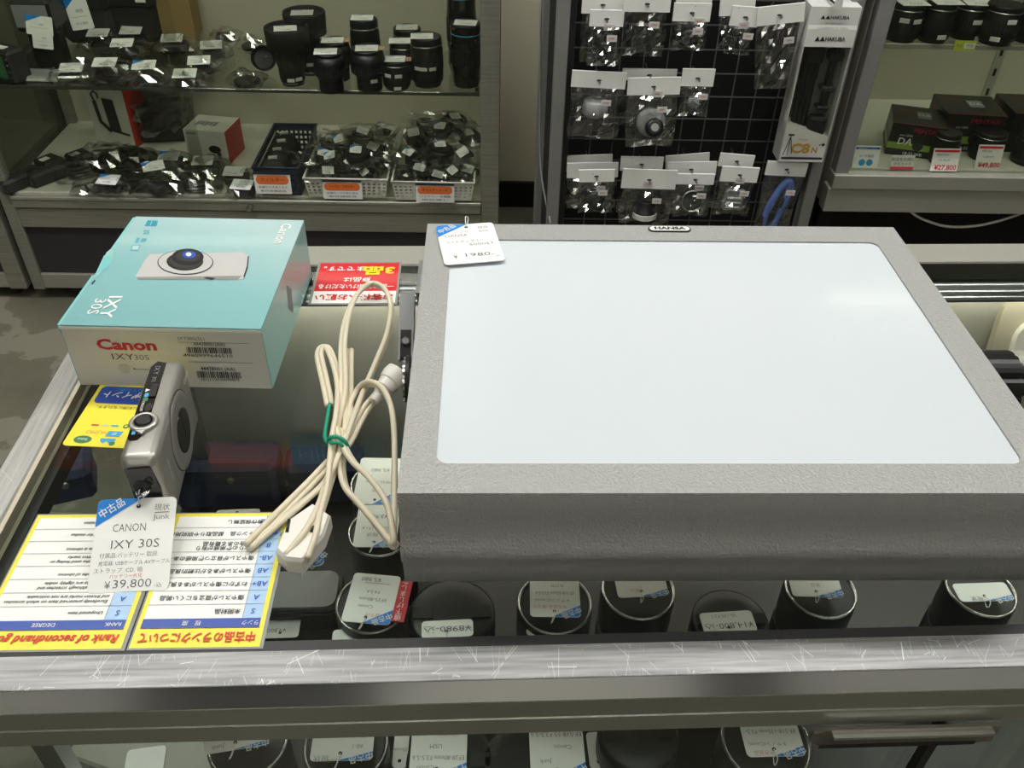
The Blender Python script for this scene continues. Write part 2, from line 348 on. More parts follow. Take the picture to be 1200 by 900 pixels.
tb = cz(MB().box((-.25, .664, -.0205), (1.10, .686, -.0200), 'white'), 'lamp_holder')
k = MB(); k.lathe([(.006, -.24), (.006, 1.08)], 10, 'lamp_dim', T(0, .676, -.0275) @ RY(90)); k.build('lamp_tube', tb)
for y in (.2945, .64): cz(MB().box((-.275, y, -.20), (-.262, y+.012, -.03), 'steel'), 'shelf_bracket')
# lock bar on the sliding glass
P = at(953, 866, -.0) ; 
p0, p1 = on_y(948, 866, .257), on_y(1170, 856, .257)
mat('bar_bronze', '#8a8479', .35, .7)
t = thing('lock_bar', 'ridged metal lock bar with rounded left end across the sliding glass', 'lock', p0)
L_ = p1.x-p0.x
MB().prism([(L_, .0085), (.008, .0085), (.002, .005), (0, 0), (.002, -.005), (.008, -.0085), (L_, -.0085)], -.002, .0, 'bar_bronze', T(0, 0, 0) @ RX(90)).build('bar', t)
MB().box((.012, -.0035, .004), (L_-.004, 0, .0062), 'chrome').build('ridge', t)
MB().box((.006, -.0025, -.0065), (L_-.012, -.0022, -.0028), 'black').build('slot', t)

# ---------------------------------------------------------------- price tags
def price_tag(label, M, w=.0455, h=.055, lines=(), group=None, blue='tag_blue', corner=True, string=True, red=None, flipblue=False, cat='price tag'):
    """Card in its own frame: origin at the middle, x right, y up, z out of the face."""
    t = thingM('price_tag', label, cat, M, group)
    MB().prism(rrect(w, h, .003, 3), -.0003, .0003, 'card').build('card', t)
    if corner:
        c = MB(); s = -1 if flipblue else 1
        c.flat([(s*x, y) for x, y in ((-w/2, h/2-.003), (-w/2+.0012, h/2-.0008), (-w/2+.003, h/2), (w*.06, h/2), (-w/2, h/2-h*.30))], blue, z=.0005)
        a = math.atan2(h*.30, w*.56)*s
        c.text('中古品', .0062, 'white', T(s*(-w*.315), h/2-h*.105, .0007) @ Matrix.Rotation(a, 4, 'Z'), wt=.012, w=.0155)
        c.build('blue_corner', t)
    if red:
        c = MB(); c.box((-w/2-.010, -h/2+.004, -.0004), (-w/2+.002, h/2-.004, .0002), 'price_red')
        for i, ch in enumerate('値下げしました！'): c.text(ch, .0056, 'white', T(-w/2-.0045, h/2-.008-i*.0056, .0004))
        c.build('red_strip', t)
    if lines:
        c = MB()
        for ln in lines:
            st, x, y, sz = ln[:4]; mm = ln[4] if len(ln) > 4 else 'pencil'; ww = ln[5] if len(ln) > 5 else None
            if st == '_': c.rect(x, y, x+sz, y+.0004, mm, z=.0005)
            else: c.text(st, sz, mm, x=x, y=y, wt=-.012, w=ww, z=.0005)
        c.build('lettering', t)
    c = MB(); c.lathe([(.0013, .0004), (.0013, .0006)], 10, 'ink', T(w*.02, h/2-.005, 0)); c.build('hole', t)
    if string:
        c = MB(); c.tube(smooth_path([(w*.02, h/2-.005, .0006), (w*.03, h/2+.002, .004), (w*.05, h/2+.005, .004), (w*.09, h/2+.007, .002), (w*.07, h/2+.003, -.001), (w*.02, h/2-.005, -.0006)], 4), .0004, 5, 'white'); c.build('string', t)
    return t

# ---------------------------------------------------------------- light box
LB = R(-1.21); lo = Vector((-.0413, .3283, 0))
lbx = thing('light_box', 'large grey hammered metal light box with white acrylic viewing panel', 'light box', lo, LB)
LW, LD, LH = .3685, .2905, .080
cL, sL = math.cos(-LB), math.sin(-LB)
def lloc(P): d = P-lo; return Vector((d.x*cL-d.y*sL, d.x*sL+d.y*cL, d.z))
q = [lloc(at(*p, LH)) for p in ((527,280), (1026,280), (513,543), (1200,546))]
ix0 = (q[0].x+q[2].x)/2; ix1 = LW-.0215; iy0 = q[2].y; iy1 = q[0].y
inner = rrect(ix1-ix0, iy1-iy0, .007, 5, (ix0+ix1)/2, (iy0+iy1)/2)
b = MB()
n = len(inner); outer = []
for i, (x, y) in enumerate(inner):
    k = i//6; e = i % 6
    cx, cy = ((LW, LD), (0, LD), (0, 0), (LW, 0))[k]
    outer.append((cx, cy))
vs = [(x, y, LH) for x, y in inner] + [(x, y, LH) for x, y in outer]; fs = []
for i in range(n):
    j = (i+1) % n
    if outer[i] == outer[j]: fs.append((i, n+i, j))
    else: fs.append((i, n+i, n+j, j))
b.add(vs, fs, 'hammertone')
b.add([(x, y, LH) for x, y in inner] + [(x, y, LH-.0016) for x, y in inner], [(i, n+i, n+(i+1)%n, (i+1)%n) for i in range(n)], 'hammertone')
pr = [(0, .0795), (-.0006, .0785), (-.0010, .060), (-.0022, .050), (-.0060, .0425), (-.0076, .0380), (-.0070, .0340), (-.0026, .027), (-.0006, .018), (.0002, .0065), (.003, .005)]
pr = [(0, LH)] + pr
b.add([(0, y, z) for y, z in pr] + [(LW, y, z) for y, z in pr], [(i, i+1, len(pr)+i+1, len(pr)+i) for i in range(len(pr)-1)], 'hammertone', smooth=True)
for x in (0, LW):
    b.add([(x, y, z) for y, z in pr] + [(x, LD, .005), (x, LD, LH)], [tuple(range(len(pr)+2))], 'hammertone')
b.add([(0, LD, .005), (LW, LD, .005), (LW, LD, LH), (0, LD, LH)], [(0, 1, 2, 3)], 'hammertone')
b.rect(0, .003, LW, LD, 'bracket_grey', z=.005)
hs = b.build('housing', lbx)
MB().prism(rrect(ix1-ix0, iy1-iy0, .007, 5, (ix0+ix1)/2, (iy0+iy1)/2), LH-.006, LH-.0012, 'acrylic').build('viewing_panel', lbx)
c = lloc(at(784.5, 269, LH)); c.z = LH
b = MB(); bw_, bh_ = .0335, .0088
b.prism(rrect(bw_, bh_, .0043, 6), 0, .0008, 'black', T(*c)); b.prism(rrect(bw_-.0022, bh_-.0022, .0033, 6), .0008, .0011, 'white', T(*c))
b.text('HANSA', .0052, 'black', T(c.x, c.y, c.z+.0013), wt=.045, w=.0245); b.build('maker_badge', lbx)
for x, y in ((.03, .03), (LW-.03, .03), (.03, LD-.03), (LW-.03, LD-.03)):
    MB().lathe([(.009, 0), (.009, .0055)], 12, 'rubber', T(x, y, 0)).build('foot', lbx)
# stand bracket and pivot disc on the left, knob on the right
br = MB(); X0 = -.0155
Mb = T(X0, .216, .005) @ RX(38)
br.box((-.006, 0, -.001), (.0055, .052, .0008), 'bracket_grey', Mb); br.box((-.006, 0, -.010), (-.0046, .052, -.001), 'bracket_grey', Mb); br.box((.0041, 0, -.010), (.0055, .052, -.001), 'bracket_grey', Mb)
br.box((-.0046, .0, -.0085), (.0041, .022, .0012), 'black', Mb); br.box((-.0058, -.002, -.006), (-.0044, .022, .0022), 'bracket_grey', Mb); br.box((.0040, -.002, -.006), (.0053, .022, .0022), 'bracket_grey', Mb)
bo = br.build('stand_bracket', lbx)
MB().lathe([(.0034, 0), (.0034, .0022), (.0025, .0030)], 14, 'steel', Mb @ T(-.0002, .0125, .0012)).build('pivot_pin', bo)
MB().hull([(-.0072, y, z) for y, z in ((.235, .052), (.282, .052), (.282, .012), (.262, .012))]+[(-.0002, y, z) for y, z in ((.235, .052), (.282, .052), (.282, .012), (.262, .012))], 'bracket_grey').build('side_plate', lbx)
d = MB(); d.lathe([(.0165, 0), (.0165, .0016)], 28, 'chrome', T(-.0125, .172, .0185) @ RY(90)); d.lathe([(.0175, .0016), (.0175, .0042)], 28, 'black', T(-.0125, .172, .0185) @ RY(90))
d.lathe([(.0085, .0042), (.0085, .0125)], 20, 'bracket_grey', T(-.0125, .172, .0185) @ RY(90)); do = d.build('pivot_disc', lbx)
MB().lathe([(.0055, -.0016), (.0060, 0), (.0030, -.0045)][1::-1] + [], 16, 'steel', T(-.0125, .172, .0185) @ RY(90)).build('screw_head', do)
kb = MB(); Mk = T(LW, .158, .030) @ RY(90)
kb.lathe([(.006, 0), (.006, .024)], 14, 'steel', Mk)
nn = 40; pk = []
for i in range(nn):
    a = 2*PI*i/nn; r_ = .0225 if i % 5 else .0200; pk.append((r_*math.cos(a), r_*math.sin(a)))
kb.prism([(x*.88, y*.88) for x, y in pk], .021, .024, 'black', Mk); kb.prism(pk, .024, .048, 'black', Mk); kb.prism([(x*.86, y*.86) for x, y in pk], .048, .052, 'black', Mk)
kb.build('tilt_knob', lbx)
# tag on the light box
pts = [at(509, 265.6, .0815), at(576, 261, .0815), at(593, 305, .0815), at(523, 311, .0815)]
o_ = sum(pts, Vector())/4; xd = (pts[1]-pts[0]+pts[2]-pts[3]); yd = (pts[0]-pts[3]+pts[1]-pts[2])
price_tag('white tag priced 1980 yen lying on the corner of the grey light box', frame(o_, xd, yd), .0448, .0575,
    [('ハンザ', -.004, .0165, .0040, 'red_ink'), ('HANSA', -.0085, .0115, .0052, 'pencil', .017), ('現状', .0135, .0215, .0045), ('Junk', .0135, .0165, .0042), ('ライトボックス', -.005, .002, .0046, 'pencil', .025), ('5000ST', .009, -.003, .0046, 'pencil', .019),
     ('¥', -.0130, -.019, .0066), ('1980-', .0045, -.018, .0070, 'pencil', .0215), ('込', .0180, -.0215, .0036)])

# ---------------------------------------------------------------- carton of the compact camera
co = Vector((-.2905, .5208, .0008)); CW, CD, CH = .1410, .1560, .0545
cax = frame(co + Vector((0, 0, 0)), (at(305,386,.055)-at(70,381,.055)), (at(365,262,.055)-at(305,386,.055)))
cax.translation = co
ctn = thingM('camera_carton', 'pale turquoise and white cardboard carton printed with a silver compact camera', 'box', cax)
b = MB(); b.box((0, 0, 0), (CW, CD, CH-.0008), 'carton_white')
b.rect(0.0006, -.0002, CW-.0006, -.0001, 'carton_white')
b.box((-.0004, -.0011, CH-.0034), (CW+.0004, -.0001, CH-.0012), 'white')
b.build('carton_body', ctn)
b = MB(); tM = T(CW/2, CD/2, 0)
b.box((.0008-CW/2, -CD/2-.0006, CH-.0016), (CW/2+.0006, CD/2+.0004, CH), 'carton_teal')
lid = b.build('carton_top', ctn, (CW/2, CD/2, 0))
b = MB(); b.box((CW, .0002, .0005), (CW+.0007, CD, CH-.0016), 'teal_side')
b.flat([(.060, .021), (.064, .041), (.075, .030), (.071, .010)], 'print_grey', Matrix(((0,0,1,CW+.0009),(1,0,0,.012),(0,1,0,.001),(0,0,0,1))))
b.build('side_panel', ctn)
b = MB(); b.box((-.0007, .0002, .0005), (0, CD, CH-.006), 'teal_flap'); b.box((-.0016, 0, CH-.0075), (.0006, CD*.42, CH-.0006), 'teal_flap'); b.box((-.0016, CD*.52, CH-.0075), (.0006, CD, CH-.0006), 'teal_flap')
b.build('tuck_flap', ctn)
def lidp(x, y):                       # photo point on the lid -> lid coordinates
    P = cax.inverted() @ at(x, y, co.z+CH); return (P.x, P.y)
b = MB(); z_ = CH+.0002
def pp(l): return [lidp(*p) for p in l]
z6 = lambda x, y: (40+x/3.529, 230+y/3.529)
def L6(l): return pp([z6(*p) for p in l])
b.flat(L6([(460,262),(480,240),(860,232),(888,246),(884,285),(866,342),(842,347),(430,345),(420,330)]), 'print_silver', z=z_)
b.flat(L6([(884,250),(889,248),(884,300),(868,342),(866,332),(880,290)]), 'ink', z=z_+.00015)
b.flat(L6([(424,335),(860,330),(842,347),(430,345)]), 'print_shade', z=z_+.0001)
b.flat(L6([(700,340),(715,335),(752,340),(735,348)]), 'ink', z=z_+.0002)
cc = L6([(626,272)])[0]
def ring6(cx, cy, rx, ry, mm, z, n=28): b.flat(L6([(cx+rx*math.cos(2*PI*i/n), cy+ry*math.sin(2*PI*i/n)) for i in range(n)]), mm, z=z)
ring6(626, 275, 116, 52, 'ink', z_+.0002); ring6(626, 274, 112, 49, 'print_silver', z_+.0003)
ring6(624, 272, 76, 38, 'black', z_+.0004); ring6(628, 268, 70, 36, 'charcoal', z_+.0005)
ring6(636, 254, 66, 34, 'black', z_+.0006); ring6(638, 250, 52, 26, 'charcoal', z_+.0007); ring6(642, 246, 28, 15, 'sheet_navy', z_+.0008); ring6(640, 245, 12, 8, 'white', z_+.0009)
b.build('camera_print', lid).location = (-CW/2, -CD/2, 0)
b = MB()
def tdir(p, q):
    a, c = L6([p, q]); return math.atan2(c[1]-a[1], c[0]-a[0]), math.hypot(c[0]-a[0], c[1]-a[1])
def ltext(st, p, q, size, mm, wt=.0, w=True):    # text centred between photo points p -> q along its reading direction
    ang, ln = tdir(p, q); a, c = L6([p, q])
    b.text(st, size, mm, T((a[0]+c[0])/2, (a[1]+c[1])/2, z_+.0002) @ Matrix.Rotation(ang, 4, 'Z'), wt=wt, w=ln if w else None)
ltext('IXY', (338,412), (290,502), .0135, 'white', .01)
ltext('30S', (277,425), (236,488), .0115, 'white')
ltext('Canon', (1045,115), (1008,198), .0115, 'white', .02)
b.flat(L6([(470,100),(513,102),(505,124),(457,124)]), 'teal_print', z=z_); b.flat(L6([(486,104),(490,104),(482,122),(478,122)]), 'teal_side', z=z_+.0001)
for yy in (140, 150): 
    for xx in (455, 468): b.flat(L6([(xx,yy),(xx+10,yy),(xx+6,yy+8),(xx-4,yy+8)]), 'teal_print_soft', z=z_)
b.flat(L6([(425,172),(438,172),(430,194),(416,194)]), 'teal_print_soft', z=z_); b.flat(L6([(446,174),(468,176),(460,188),(438,190)]), 'teal_print_soft', z=z_)
b.flat(L6([(405,202),(440,202),(432,226),(398,226)]), 'teal_print_soft', z=z_); b.flat(L6([(409,205),(436,205),(430,222),(403,222)]), 'carton_teal', z=z_+.0001)
b.flat(L6([(245,340),(300,232),(318,218),(330,228),(318,280),(268,326)]), 'teal_side', z=z_); b.flat(L6([(250,330),(262,320),(300,300),(322,272),(318,250),(290,245)]), 'teal_flap', z=z_+.0001)
b.flat(L6([(236,362),(252,345),(254,352),(240,366)]), 'ink', z=z_+.0001)
b.build('lettering', lid).location = (-CW/2, -CD/2, 0)
# printed end panel facing the camera; ends in the (x, z) plane at y = -0.0004
b = MB(); Me = T(0, -.0005, 0) @ RX(90)
def ep(x, y):                         # photo point on the end panel -> (x, z)
    d = ray(*z6(x, y)); nrm = cax.to_3x3() @ Vector((0, 1, 0)); P = CAM + d*((co-CAM).dot(nrm)/d.dot(nrm)); P = cax.inverted() @ P; return P.x, P.z
def etext(st, p, q, size, mm, wt=0):
    (x0, y0), (x1, y1) = ep(*p), ep(*q); b.text(st, size, mm, Me @ T((x0+x1)/2, (y0+y1)/2, 0), wt=wt, w=abs(x1-x0))
etext('Canon', (260,612), (506,618), .0125, 'price_red', .035)
etext('IXY', (322,662), (412,664), .0082, 'ink', -.012); etext('30S', (415,665), (475,668), .0070, 'pencil', -.015)
etext('IXY30S(SL)', (595,587), (705,588), .0042, 'ink', -.01); etext('4443B001(AA)', (660,610), (790,612), .0040, 'ink')
etext('4960999646510', (618,657), (822,659), .0040, 'ink'); etext('4443B001 (AA)', (690,712), (832,714), .0044, 'ink', .01); etext('(21)112030009872', (692,756), (850,759), .0034, 'ink')
rnd = random.Random(3)
for (xa, ya, xb, yb) in ((628, 622, 818, 650), (672, 722, 860, 752)):
    (x0, z1), (x1, z0) = ep(xa, ya), ep(xb, yb); x = x0
    while x < x1:
        w_ = rnd.choice((.0004, .0006, .0009)); b.rect(x, z0, x+w_, z1, 'ink', Me); x += w_+rnd.choice((.0004, .0005, .0008))
for (xa, ya, xb) in ((595, 602, 888), (640, 684, 905)):
    (x0, z0), (x1, _) = ep(xa, ya), ep(xb, ya); b.rect(x0, z0, x1, z0+.0003, 'pencil', Me)
x0, z0 = ep(374, 713); b.flat(ell(.0042, .0042, 20, x0, z0), 'dull_card', Me); b.flat(ell(.0042, .0042, 20, x0, z0), 'print_grey', Me, z=-.0001)
x0, z0 = ep(412, 714); b.rect(x0, z0, x0+.0012, z0+.0012, 'pencil', Me); x0, z0 = ep(450, 716); b.rect(x0-.006, z0, x0+.006, z0+.0006, 'print_grey', Me)
b.build('end_print', ctn)

# ---------------------------------------------------------------- compact camera standing end-on
A_, B_ = at(159.5, 541.5, .0535), at(196.5, 421, .0535)
A_.z = B_.z = .0009
xd = (B_-A_); Mc = frame((A_+B_)/2, xd, Vector((0, 0, 1)).cross(xd))     # x: near -> far, y: towards the screen (left), z up
CL, CT, CHh = .0984, .0225, .0536
cm = thingM('compact_camera', 'silver compact digital camera standing on the counter glass in front of its carton', 'camera', Mc)
b = MB()
def cam_sec(u):                       # rounded cross section (y, z) at place u along the length
    e = max(0, abs(u)-.86)/.14; k = math.sqrt(max(0, 1-e*e*.55)); kz = math.sqrt(max(0, 1-e*e*.25))
    return [(y*k, CHh/2+(z-CHh/2)*kz) for y, z in rrect(CT, CHh, .0052, 4, 0, CHh/2)]
us = [-1, -.985, -.95, -.9, -.86, -.5, 0, .5, .86, .9, .95, .985, 1]
secs = [cam_sec(u) for u in us]; n = len(secs[0])
b.add([(u*CL/2, y, z) for u, s_ in zip(us, secs) for y, z in s_], [(i*n+j, i*n+(j+1)%n, (i+1)*n+(j+1)%n, (i+1)*n+j) for i in range(len(us)-1) for j in range(n)], 'silver_body', smooth=True)
b.add([(-CL/2, y, z) for y, z in secs[0]], [tuple(range(n))[::-1]], 'silver_body'); b.add([(CL/2, y, z) for y, z in secs[-1]], [tuple(range(n))], 'silver_body')
b.build('body', cm)
Mtop = T(0, 0, CHh+.0001)
b = MB(); b.prism([(-.030, .0088), (.040, .0088), (.046, .0055), (.044, -.0005), (-.026, -.0005), (-.0315, .0030), (-.0320, .0070)], 0, .0004, 'black_gloss', Mtop)
tp = b.build('top_plate', cm)
b = MB()
b.text('IXY', .0050, 'print_grey', Mtop @ T(.036, .0042, .0006) @ RZ(180), wt=-.01, w=.009)
b.text('30S', .0040, 'print_grey', Mtop @ T(.0265, .0042, .0006) @ RZ(180), wt=-.01)
b.text('ON/OFF', .0026, 'white', Mtop @ T(-.0005, .0062, .0006) @ RZ(180), wt=0)
b.flat([(.0135, .0072), (.017, .0072), (.0155, .0042)], 'white', Mtop, .0006); b.prism(rrect(.004, .003, .001, 3, .0105, .0055), 0, .0006, 'sky_print', Mtop); b.prism(rrect(.004, .003, .001, 3, .0062, .0055), 0, .0006, 'green_print', Mtop)
b.rect(-.027, .0050, -.0235, .0072, 'sky_print', Mtop, .0006); b.rect(-.027, .0012, -.0235, .0036, 'print_grey', Mtop, .0006)
b.build('lettering', tp)
b = MB(); b.hull([(x, y, z) for x in (.008, .021) for y in (-.0002, .0040) for z in (0, .0013)], 'black', Mtop); b.build('mode_switch', cm)
b = MB(); b.prism(ell(.0040, .0023, 16, -.0025, .0018), 0, .0012, 'black', Mtop); b.build('power_button', cm)
b = MB(); Ms = Mtop @ T(-.0165, .0018, 0) @ SC(1.0, 1.0, 1)
b.lathe([(.0088, -.001), (.0088, .0016), (.0080, .0024), (.0058, .0024), (.0056, .0014)], 28, 'silver_top', Ms); zr = b.build('zoom_ring', cm)
MB().lathe([(.0055, 0), (.0055, .0030), (.0040, .0036)], 24, 'black', Ms).build('shutter_button', zr)
MB().hull([(-.0085, -.003, .0005), (-.0115, -.001, .0005), (-.0085, .003, .0005), (-.0085, -.003, .0022), (-.0115, -.001, .002), (-.0085, .003, .0022)], 'silver_top', Ms).build('zoom_tab', zr)
# glossy black end panel with strap eyelet
b = MB(); Mend = Matrix(((0,0,-1,-CL/2-.0002),(-1,0,0,0),(0,1,0,0),(0,0,0,1)))   # (a,b,c): a right, b up, c out of the near end
b.prism([(-.0078, .010), (-.0078, .0475), (.0070, .0480), (.0088, .030), (.0080, .010)], -.001, .0009, 'black_gloss', Mend); ep_ = b.build('end_panel', cm)
b = MB(); b.prism(ell(.0052, .0050, 18, -.001, .033), .0008, .0012, 'black', Mend); b.build('eyelet_recess', ep_)
b = MB(); b.tube([(-.001+.0035*math.cos(a), .0315+.001*math.sin(a*2), .0025+.0045*math.sin(a)) for a in [i*PI/8 for i in range(9)]], .0009, 8, 'chrome', Mend)
b.tube([(.0015+.0025*math.cos(a), .033, .0025+.006*math.sin(a)) for a in [i*PI/8 for i in range(9)]], .0007, 8, 'chrome', Mend); b.build('strap_ring', cm)
# front with the lens ring (front looks to the right: -y)
Mf = Matrix(((1,0,0,.006),(0,0,-1,-CT/2),(0,1,0,CHh/2),(0,0,0,1)))                # (a along, b up, c out)
b = MB(); b.lathe([(.0262, 0), (.0262, .0003), (.0250, .0007), (.0225, .0010)], 44, 'silver_body', Mf); lr = b.build('lens_ring', cm)
b = MB(); b.lathe([(.0268, -.0004), (.0268, .0002)], 44, 'ink', Mf); b.build('ring_seam', lr)
b = MB(); b.lathe([(.0150, .0010), (.0150, .0016), (.0138, .0016)], 36, 'black_gloss', Mf); b.lathe([(.0136, .0010), (.0136, .0014)], 36, 'charcoal', Mf); b.tube([(-.0010, -.010, .0015), (.0012, -.004, .0016), (-.0008, .004, .0016), (.001, .010, .0015)], .0003, 5, 'black', Mf)
b.build('lens_cover', lr)
b = MB()
b.text('Canon', .0052, 'white', Mf @ T(.034, .017, .0003) @ RZ(0), w=.0135, wt=.02)
b.text('4.4-16.8mm 1:2.0-5.3', .0020, 'ink', Mf @ T(-.033, -.004, .0003) @ RZ(90)); b.text('IMAGE STABILIZER', .0022, 'white', Mf @ T(-.039, .002, .0003) @ RZ(90))
b.build('front_lettering', cm)
b = MB(); b.box((-.040, CT/2-.0004, .006), (.022, CT/2+.0008, .048), 'black_gloss'); b.build('screen', cm)
# its price tag leans on it
pts = [at(116, 588, .0255), at(207.6, 583, .0255), at(197, 690, .0012), at(102, 694, .0012)]
o_ = sum(pts, Vector())/4; xd = (pts[1]-pts[0]+pts[2]-pts[3]); yd = (pts[0]-pts[3]+pts[1]-pts[2])
price_tag('white tag priced 39,800 yen leaning against the end of the silver compact camera', frame(o_, xd, yd), .0458, .0560,
    [('現状', .0148, .0215, .0046), ('_', .0108, .0184, .0085), ('Junk', .0150, .0158, .0046, 'pencil', .0095), ('CANON', -.0030, .0098, .0068, 'pencil', .0190), ('IXY 30S', .0012, -.0002, .0074, 'pencil', .0275),
     ('付属品:バッテリー 取説.', -.0015, -.0066, .0033, 'pencil', .0335), ('充電器. USBケーブル AVケーブル', .0020, -.0112, .0031, 'pencil', .0405), ('ストラップ. CD. 箱', -.0068, -.0155, .0032, 'pencil', .0275), ('バッテリー劣化', -.0020, -.0189, .0028, 'red_ink', .0185),
     ('¥', -.0118, -.0240, .0062), ('39,800', .0020, -.0236, .0070, 'pencil', .0215), ('-込', .0168, -.0250, .0034)])

# ---------------------------------------------------------------- laminated sheets on the glass
def lerp4(c, u, v): a, b_, d, e = c; return (a*(1-u)+b_*u)*(1-v) + (e*(1-u)+d*u)*v
def sheet(name, label, cat, o, w, h, rz=PI, group=None):
    t = thing(name, label, cat, o, rz, group); return t
# Japanese rank sheet: reading frame is turned by 180 degrees; local x = reader's right, y = reader's up
JA, JB, JC, JD = at(149,760,.0006), at(303,758,.0006), at(328,600,.0006), at(207,600,.0006)
ang = math.atan2((JB-JA).y, (JB-JA).x)
JW, JH = (JB-JA).length+.0015, .100
def rank_sheet(label, right_bottom, W_, H_, rank_w, head, cols, rows, title, jp):
    t = thing('rank_sheet', label, 'notice', right_bottom, PI+ang, 'laminated notices about used goods')
    # local origin = the reader's top left corner of the sheet = photo's lower right corner; y runs down to -H_
    b = MB(); b.prism([(-.002, .001), (W_+.001, .001), (W_+.001, -H_-.001), (-.002, -H_-.001)], 0, .0003, 'clear_laminate'); b.build('laminate', t)
    b = MB(); b.rect(0, -H_, W_, 0, 'yellow', z=.0005); b.build('border', t)
    b = MB(); m_ = .0026; y0 = -.0125
    b.rect(m_, -H_+m_, W_-m_, y0, 'sheet_white', z=.0007); b.rect(m_, -H_+m_, m_+rank_w, y0, 'sheet_pale_blue', z=.0008); b.rect(m_, y0-.0062, W_-m_, y0, 'sheet_blue', z=.0010)
    n = len(rows); y = y0-.0062; rh = (H_-m_+y)/n
    for k in range(1, n): b.rect(m_, y-rh*k-.00015, W_-m_, y-rh*k+.00015, 'line_grey', z=.0010)
    b.rect(m_+rank_w-.00015, -H_+m_, m_+rank_w+.00015, y, 'line_grey', z=.0010); b.build('table', t)
    b = MB()
    b.text(title, .0072, 'sheet_red', x=W_*.5, y=-.0067, w=W_*(.90 if jp else .93), wt=.025, z=.0011, shear=0 if jp else .25)
    b.text(cols[0], .0034, 'white', x=m_+rank_w/2, y=y0-.0031, z=.0013); b.text(cols[1], .0036, 'white', x=m_+rank_w+(W_-rank_w-2*m_)*.5, y=y0-.0031, z=.0013)
    for k, (r_, l) in enumerate(rows):
        yc = y-rh*(k+.5); b.text(r_, .0050, 'sheet_navy', x=m_+rank_w/2, y=yc, wt=.01, z=.0011, shear=.1)
        for j, s_ in enumerate(l): b.text(s_, .0037 if jp else .0031, 'ink', x=m_+rank_w+.0018, y=yc+(.0017 if len(l) > 1 else 0)*(1-2*j), align='LEFT', wt=.012, z=.0011, shear=0 if jp else .25)
    b.build('lettering', t)
rank_sheet('yellow bordered Japanese rank table for used goods laid upside down, right of the pair', Vector((JB.x+.0005, JB.y, .0002)), .0705, .0985, .0105, .0, ('ランク', '程　度'),
    [('S', ['未開封品']), ('A', ['傷やスレが目立ちにくい美品']), ('AB+', ['わずかに傷やスレがある良上品']), ('AB', ['傷やスレがあるが比較的良品']), ('AB-', ['傷やスレが目立つ使用感のある品']), ('B', ['かなりの使用感が有り', '不具合のある難有品']), ('ジャンク', ['ジャンク品　部品取りや研究用に']), ('AB.欠品', ['動作保証無し'])], '中古品のランクについて', True)
EB = at(142, 761, .0002)
rank_sheet('yellow bordered English rank table laid upside down, left of the Japanese one', Vector((EB.x, EB.y, .0002)), .0815, .0985, .0125, .0, ('RANK', 'DEGREE'),
    [('S', ['Unopened item']), ('A', ['Excellently preserved item on which scratches', 'and friction marks are not noticeable']), ('AB+', ['Good item although scratches and', 'friction marks are slightly visible']), ('AB', ['Fair item in spite of obvious', 'friction marks']), ('AB-', ['Item which has the used feeling or', 'scratches or friction marks']), ('B', ['Item repetitive use is obvious', 'with problem']), ('J', ['For using parts and for studies']), ('', ['No guarantee of operation'])], 'Rank of secondhand goods', False)
# yellow points sheet
Y0, Y1 = at(72, 522, .0004), at(165, 524, .0004); yx = (Y1-Y0)
t = thing('points_sheet', 'yellow and blue leaflet about points and card payment lying upside down at the carton', 'leaflet', Vector((Y0.x, Y0.y, .0003)), PI+math.atan2(yx.y, yx.x)+R(-2))
PW, PH = .062, .086               # local: x to the reader's right runs left in the photo (negative side), y reader's up = towards the camera
b = MB(); b.prism(rrect(PW, PH, .003, 3, -PW/2, -PH/2), 0, .0004, 'yellow'); b.build('card', t)
b = MB(); b.prism(rrect(.052, .019, .0035, 4, -.029, -.0545), .0004, .0007, 'sheet_navy'); b.build('blue_panel', t)
b = MB(); 
b.text('7starポイント', .0078, 'white', x=-.029, y=-.0550, w=.044, z=.0010, wt=.02, shear=.15); b.text('セブンスター', .0026, 'white', x=-.042, y=-.0495, z=.0010); b.text('ためてお得に', .0042, 'sky_print', x=-.026, y=-.0605, z=.0010)
b.text('レジスターに利用になれます。', .0034, 'ink', x=-.030, y=-.041, w=.047, z=.0006)
b.text('PASMO', .0052, 'pink_print', x=-.019, y=-.0145, w=.0155, z=.0006, shear=.1); b.prism(ell(.0062, .0038, 20, -.012, -.0065), .0004, .0006, 'green_print'); b.text('Suica', .0034, 'white', x=-.012, y=-.0065, z=.0008)
b.prism([(-.037, -.016), (-.027, -.016), (-.026, -.0105), (-.0355, -.0105)], .0004, .0006, 'sky_print'); b.text('iD', .0034, 'white', x=-.0315, y=-.0132, z=.0008)
b.flat([(-.0345, -.0085), (-.024, -.0085), (-.0245, -.0055), (-.027, -.0035), (-.029, -.006), (-.031, -.0035), (-.0345, -.0055)], 'sky_print', z=.0006); b.flat(ell(.002, .002, 12, -.0335, -.0035), 'green_print', z=.0007)
b.prism(ell(.0021, .0021, 14, -.0365, -.0215), .0004, .0006, 'green_print'); b.prism(ell(.001, .001, 10, -.0365, -.0215), .0004, .0008, 'yellow')
for xx, mm in ((-.0145, 'red_ink'), (-.0215, 'dull_card'), (-.0285, 'sky_print')): b.rect(xx-.0026, -.0222, xx+.0026, -.0206, mm, z=.0006)
b.build('lettering', t)
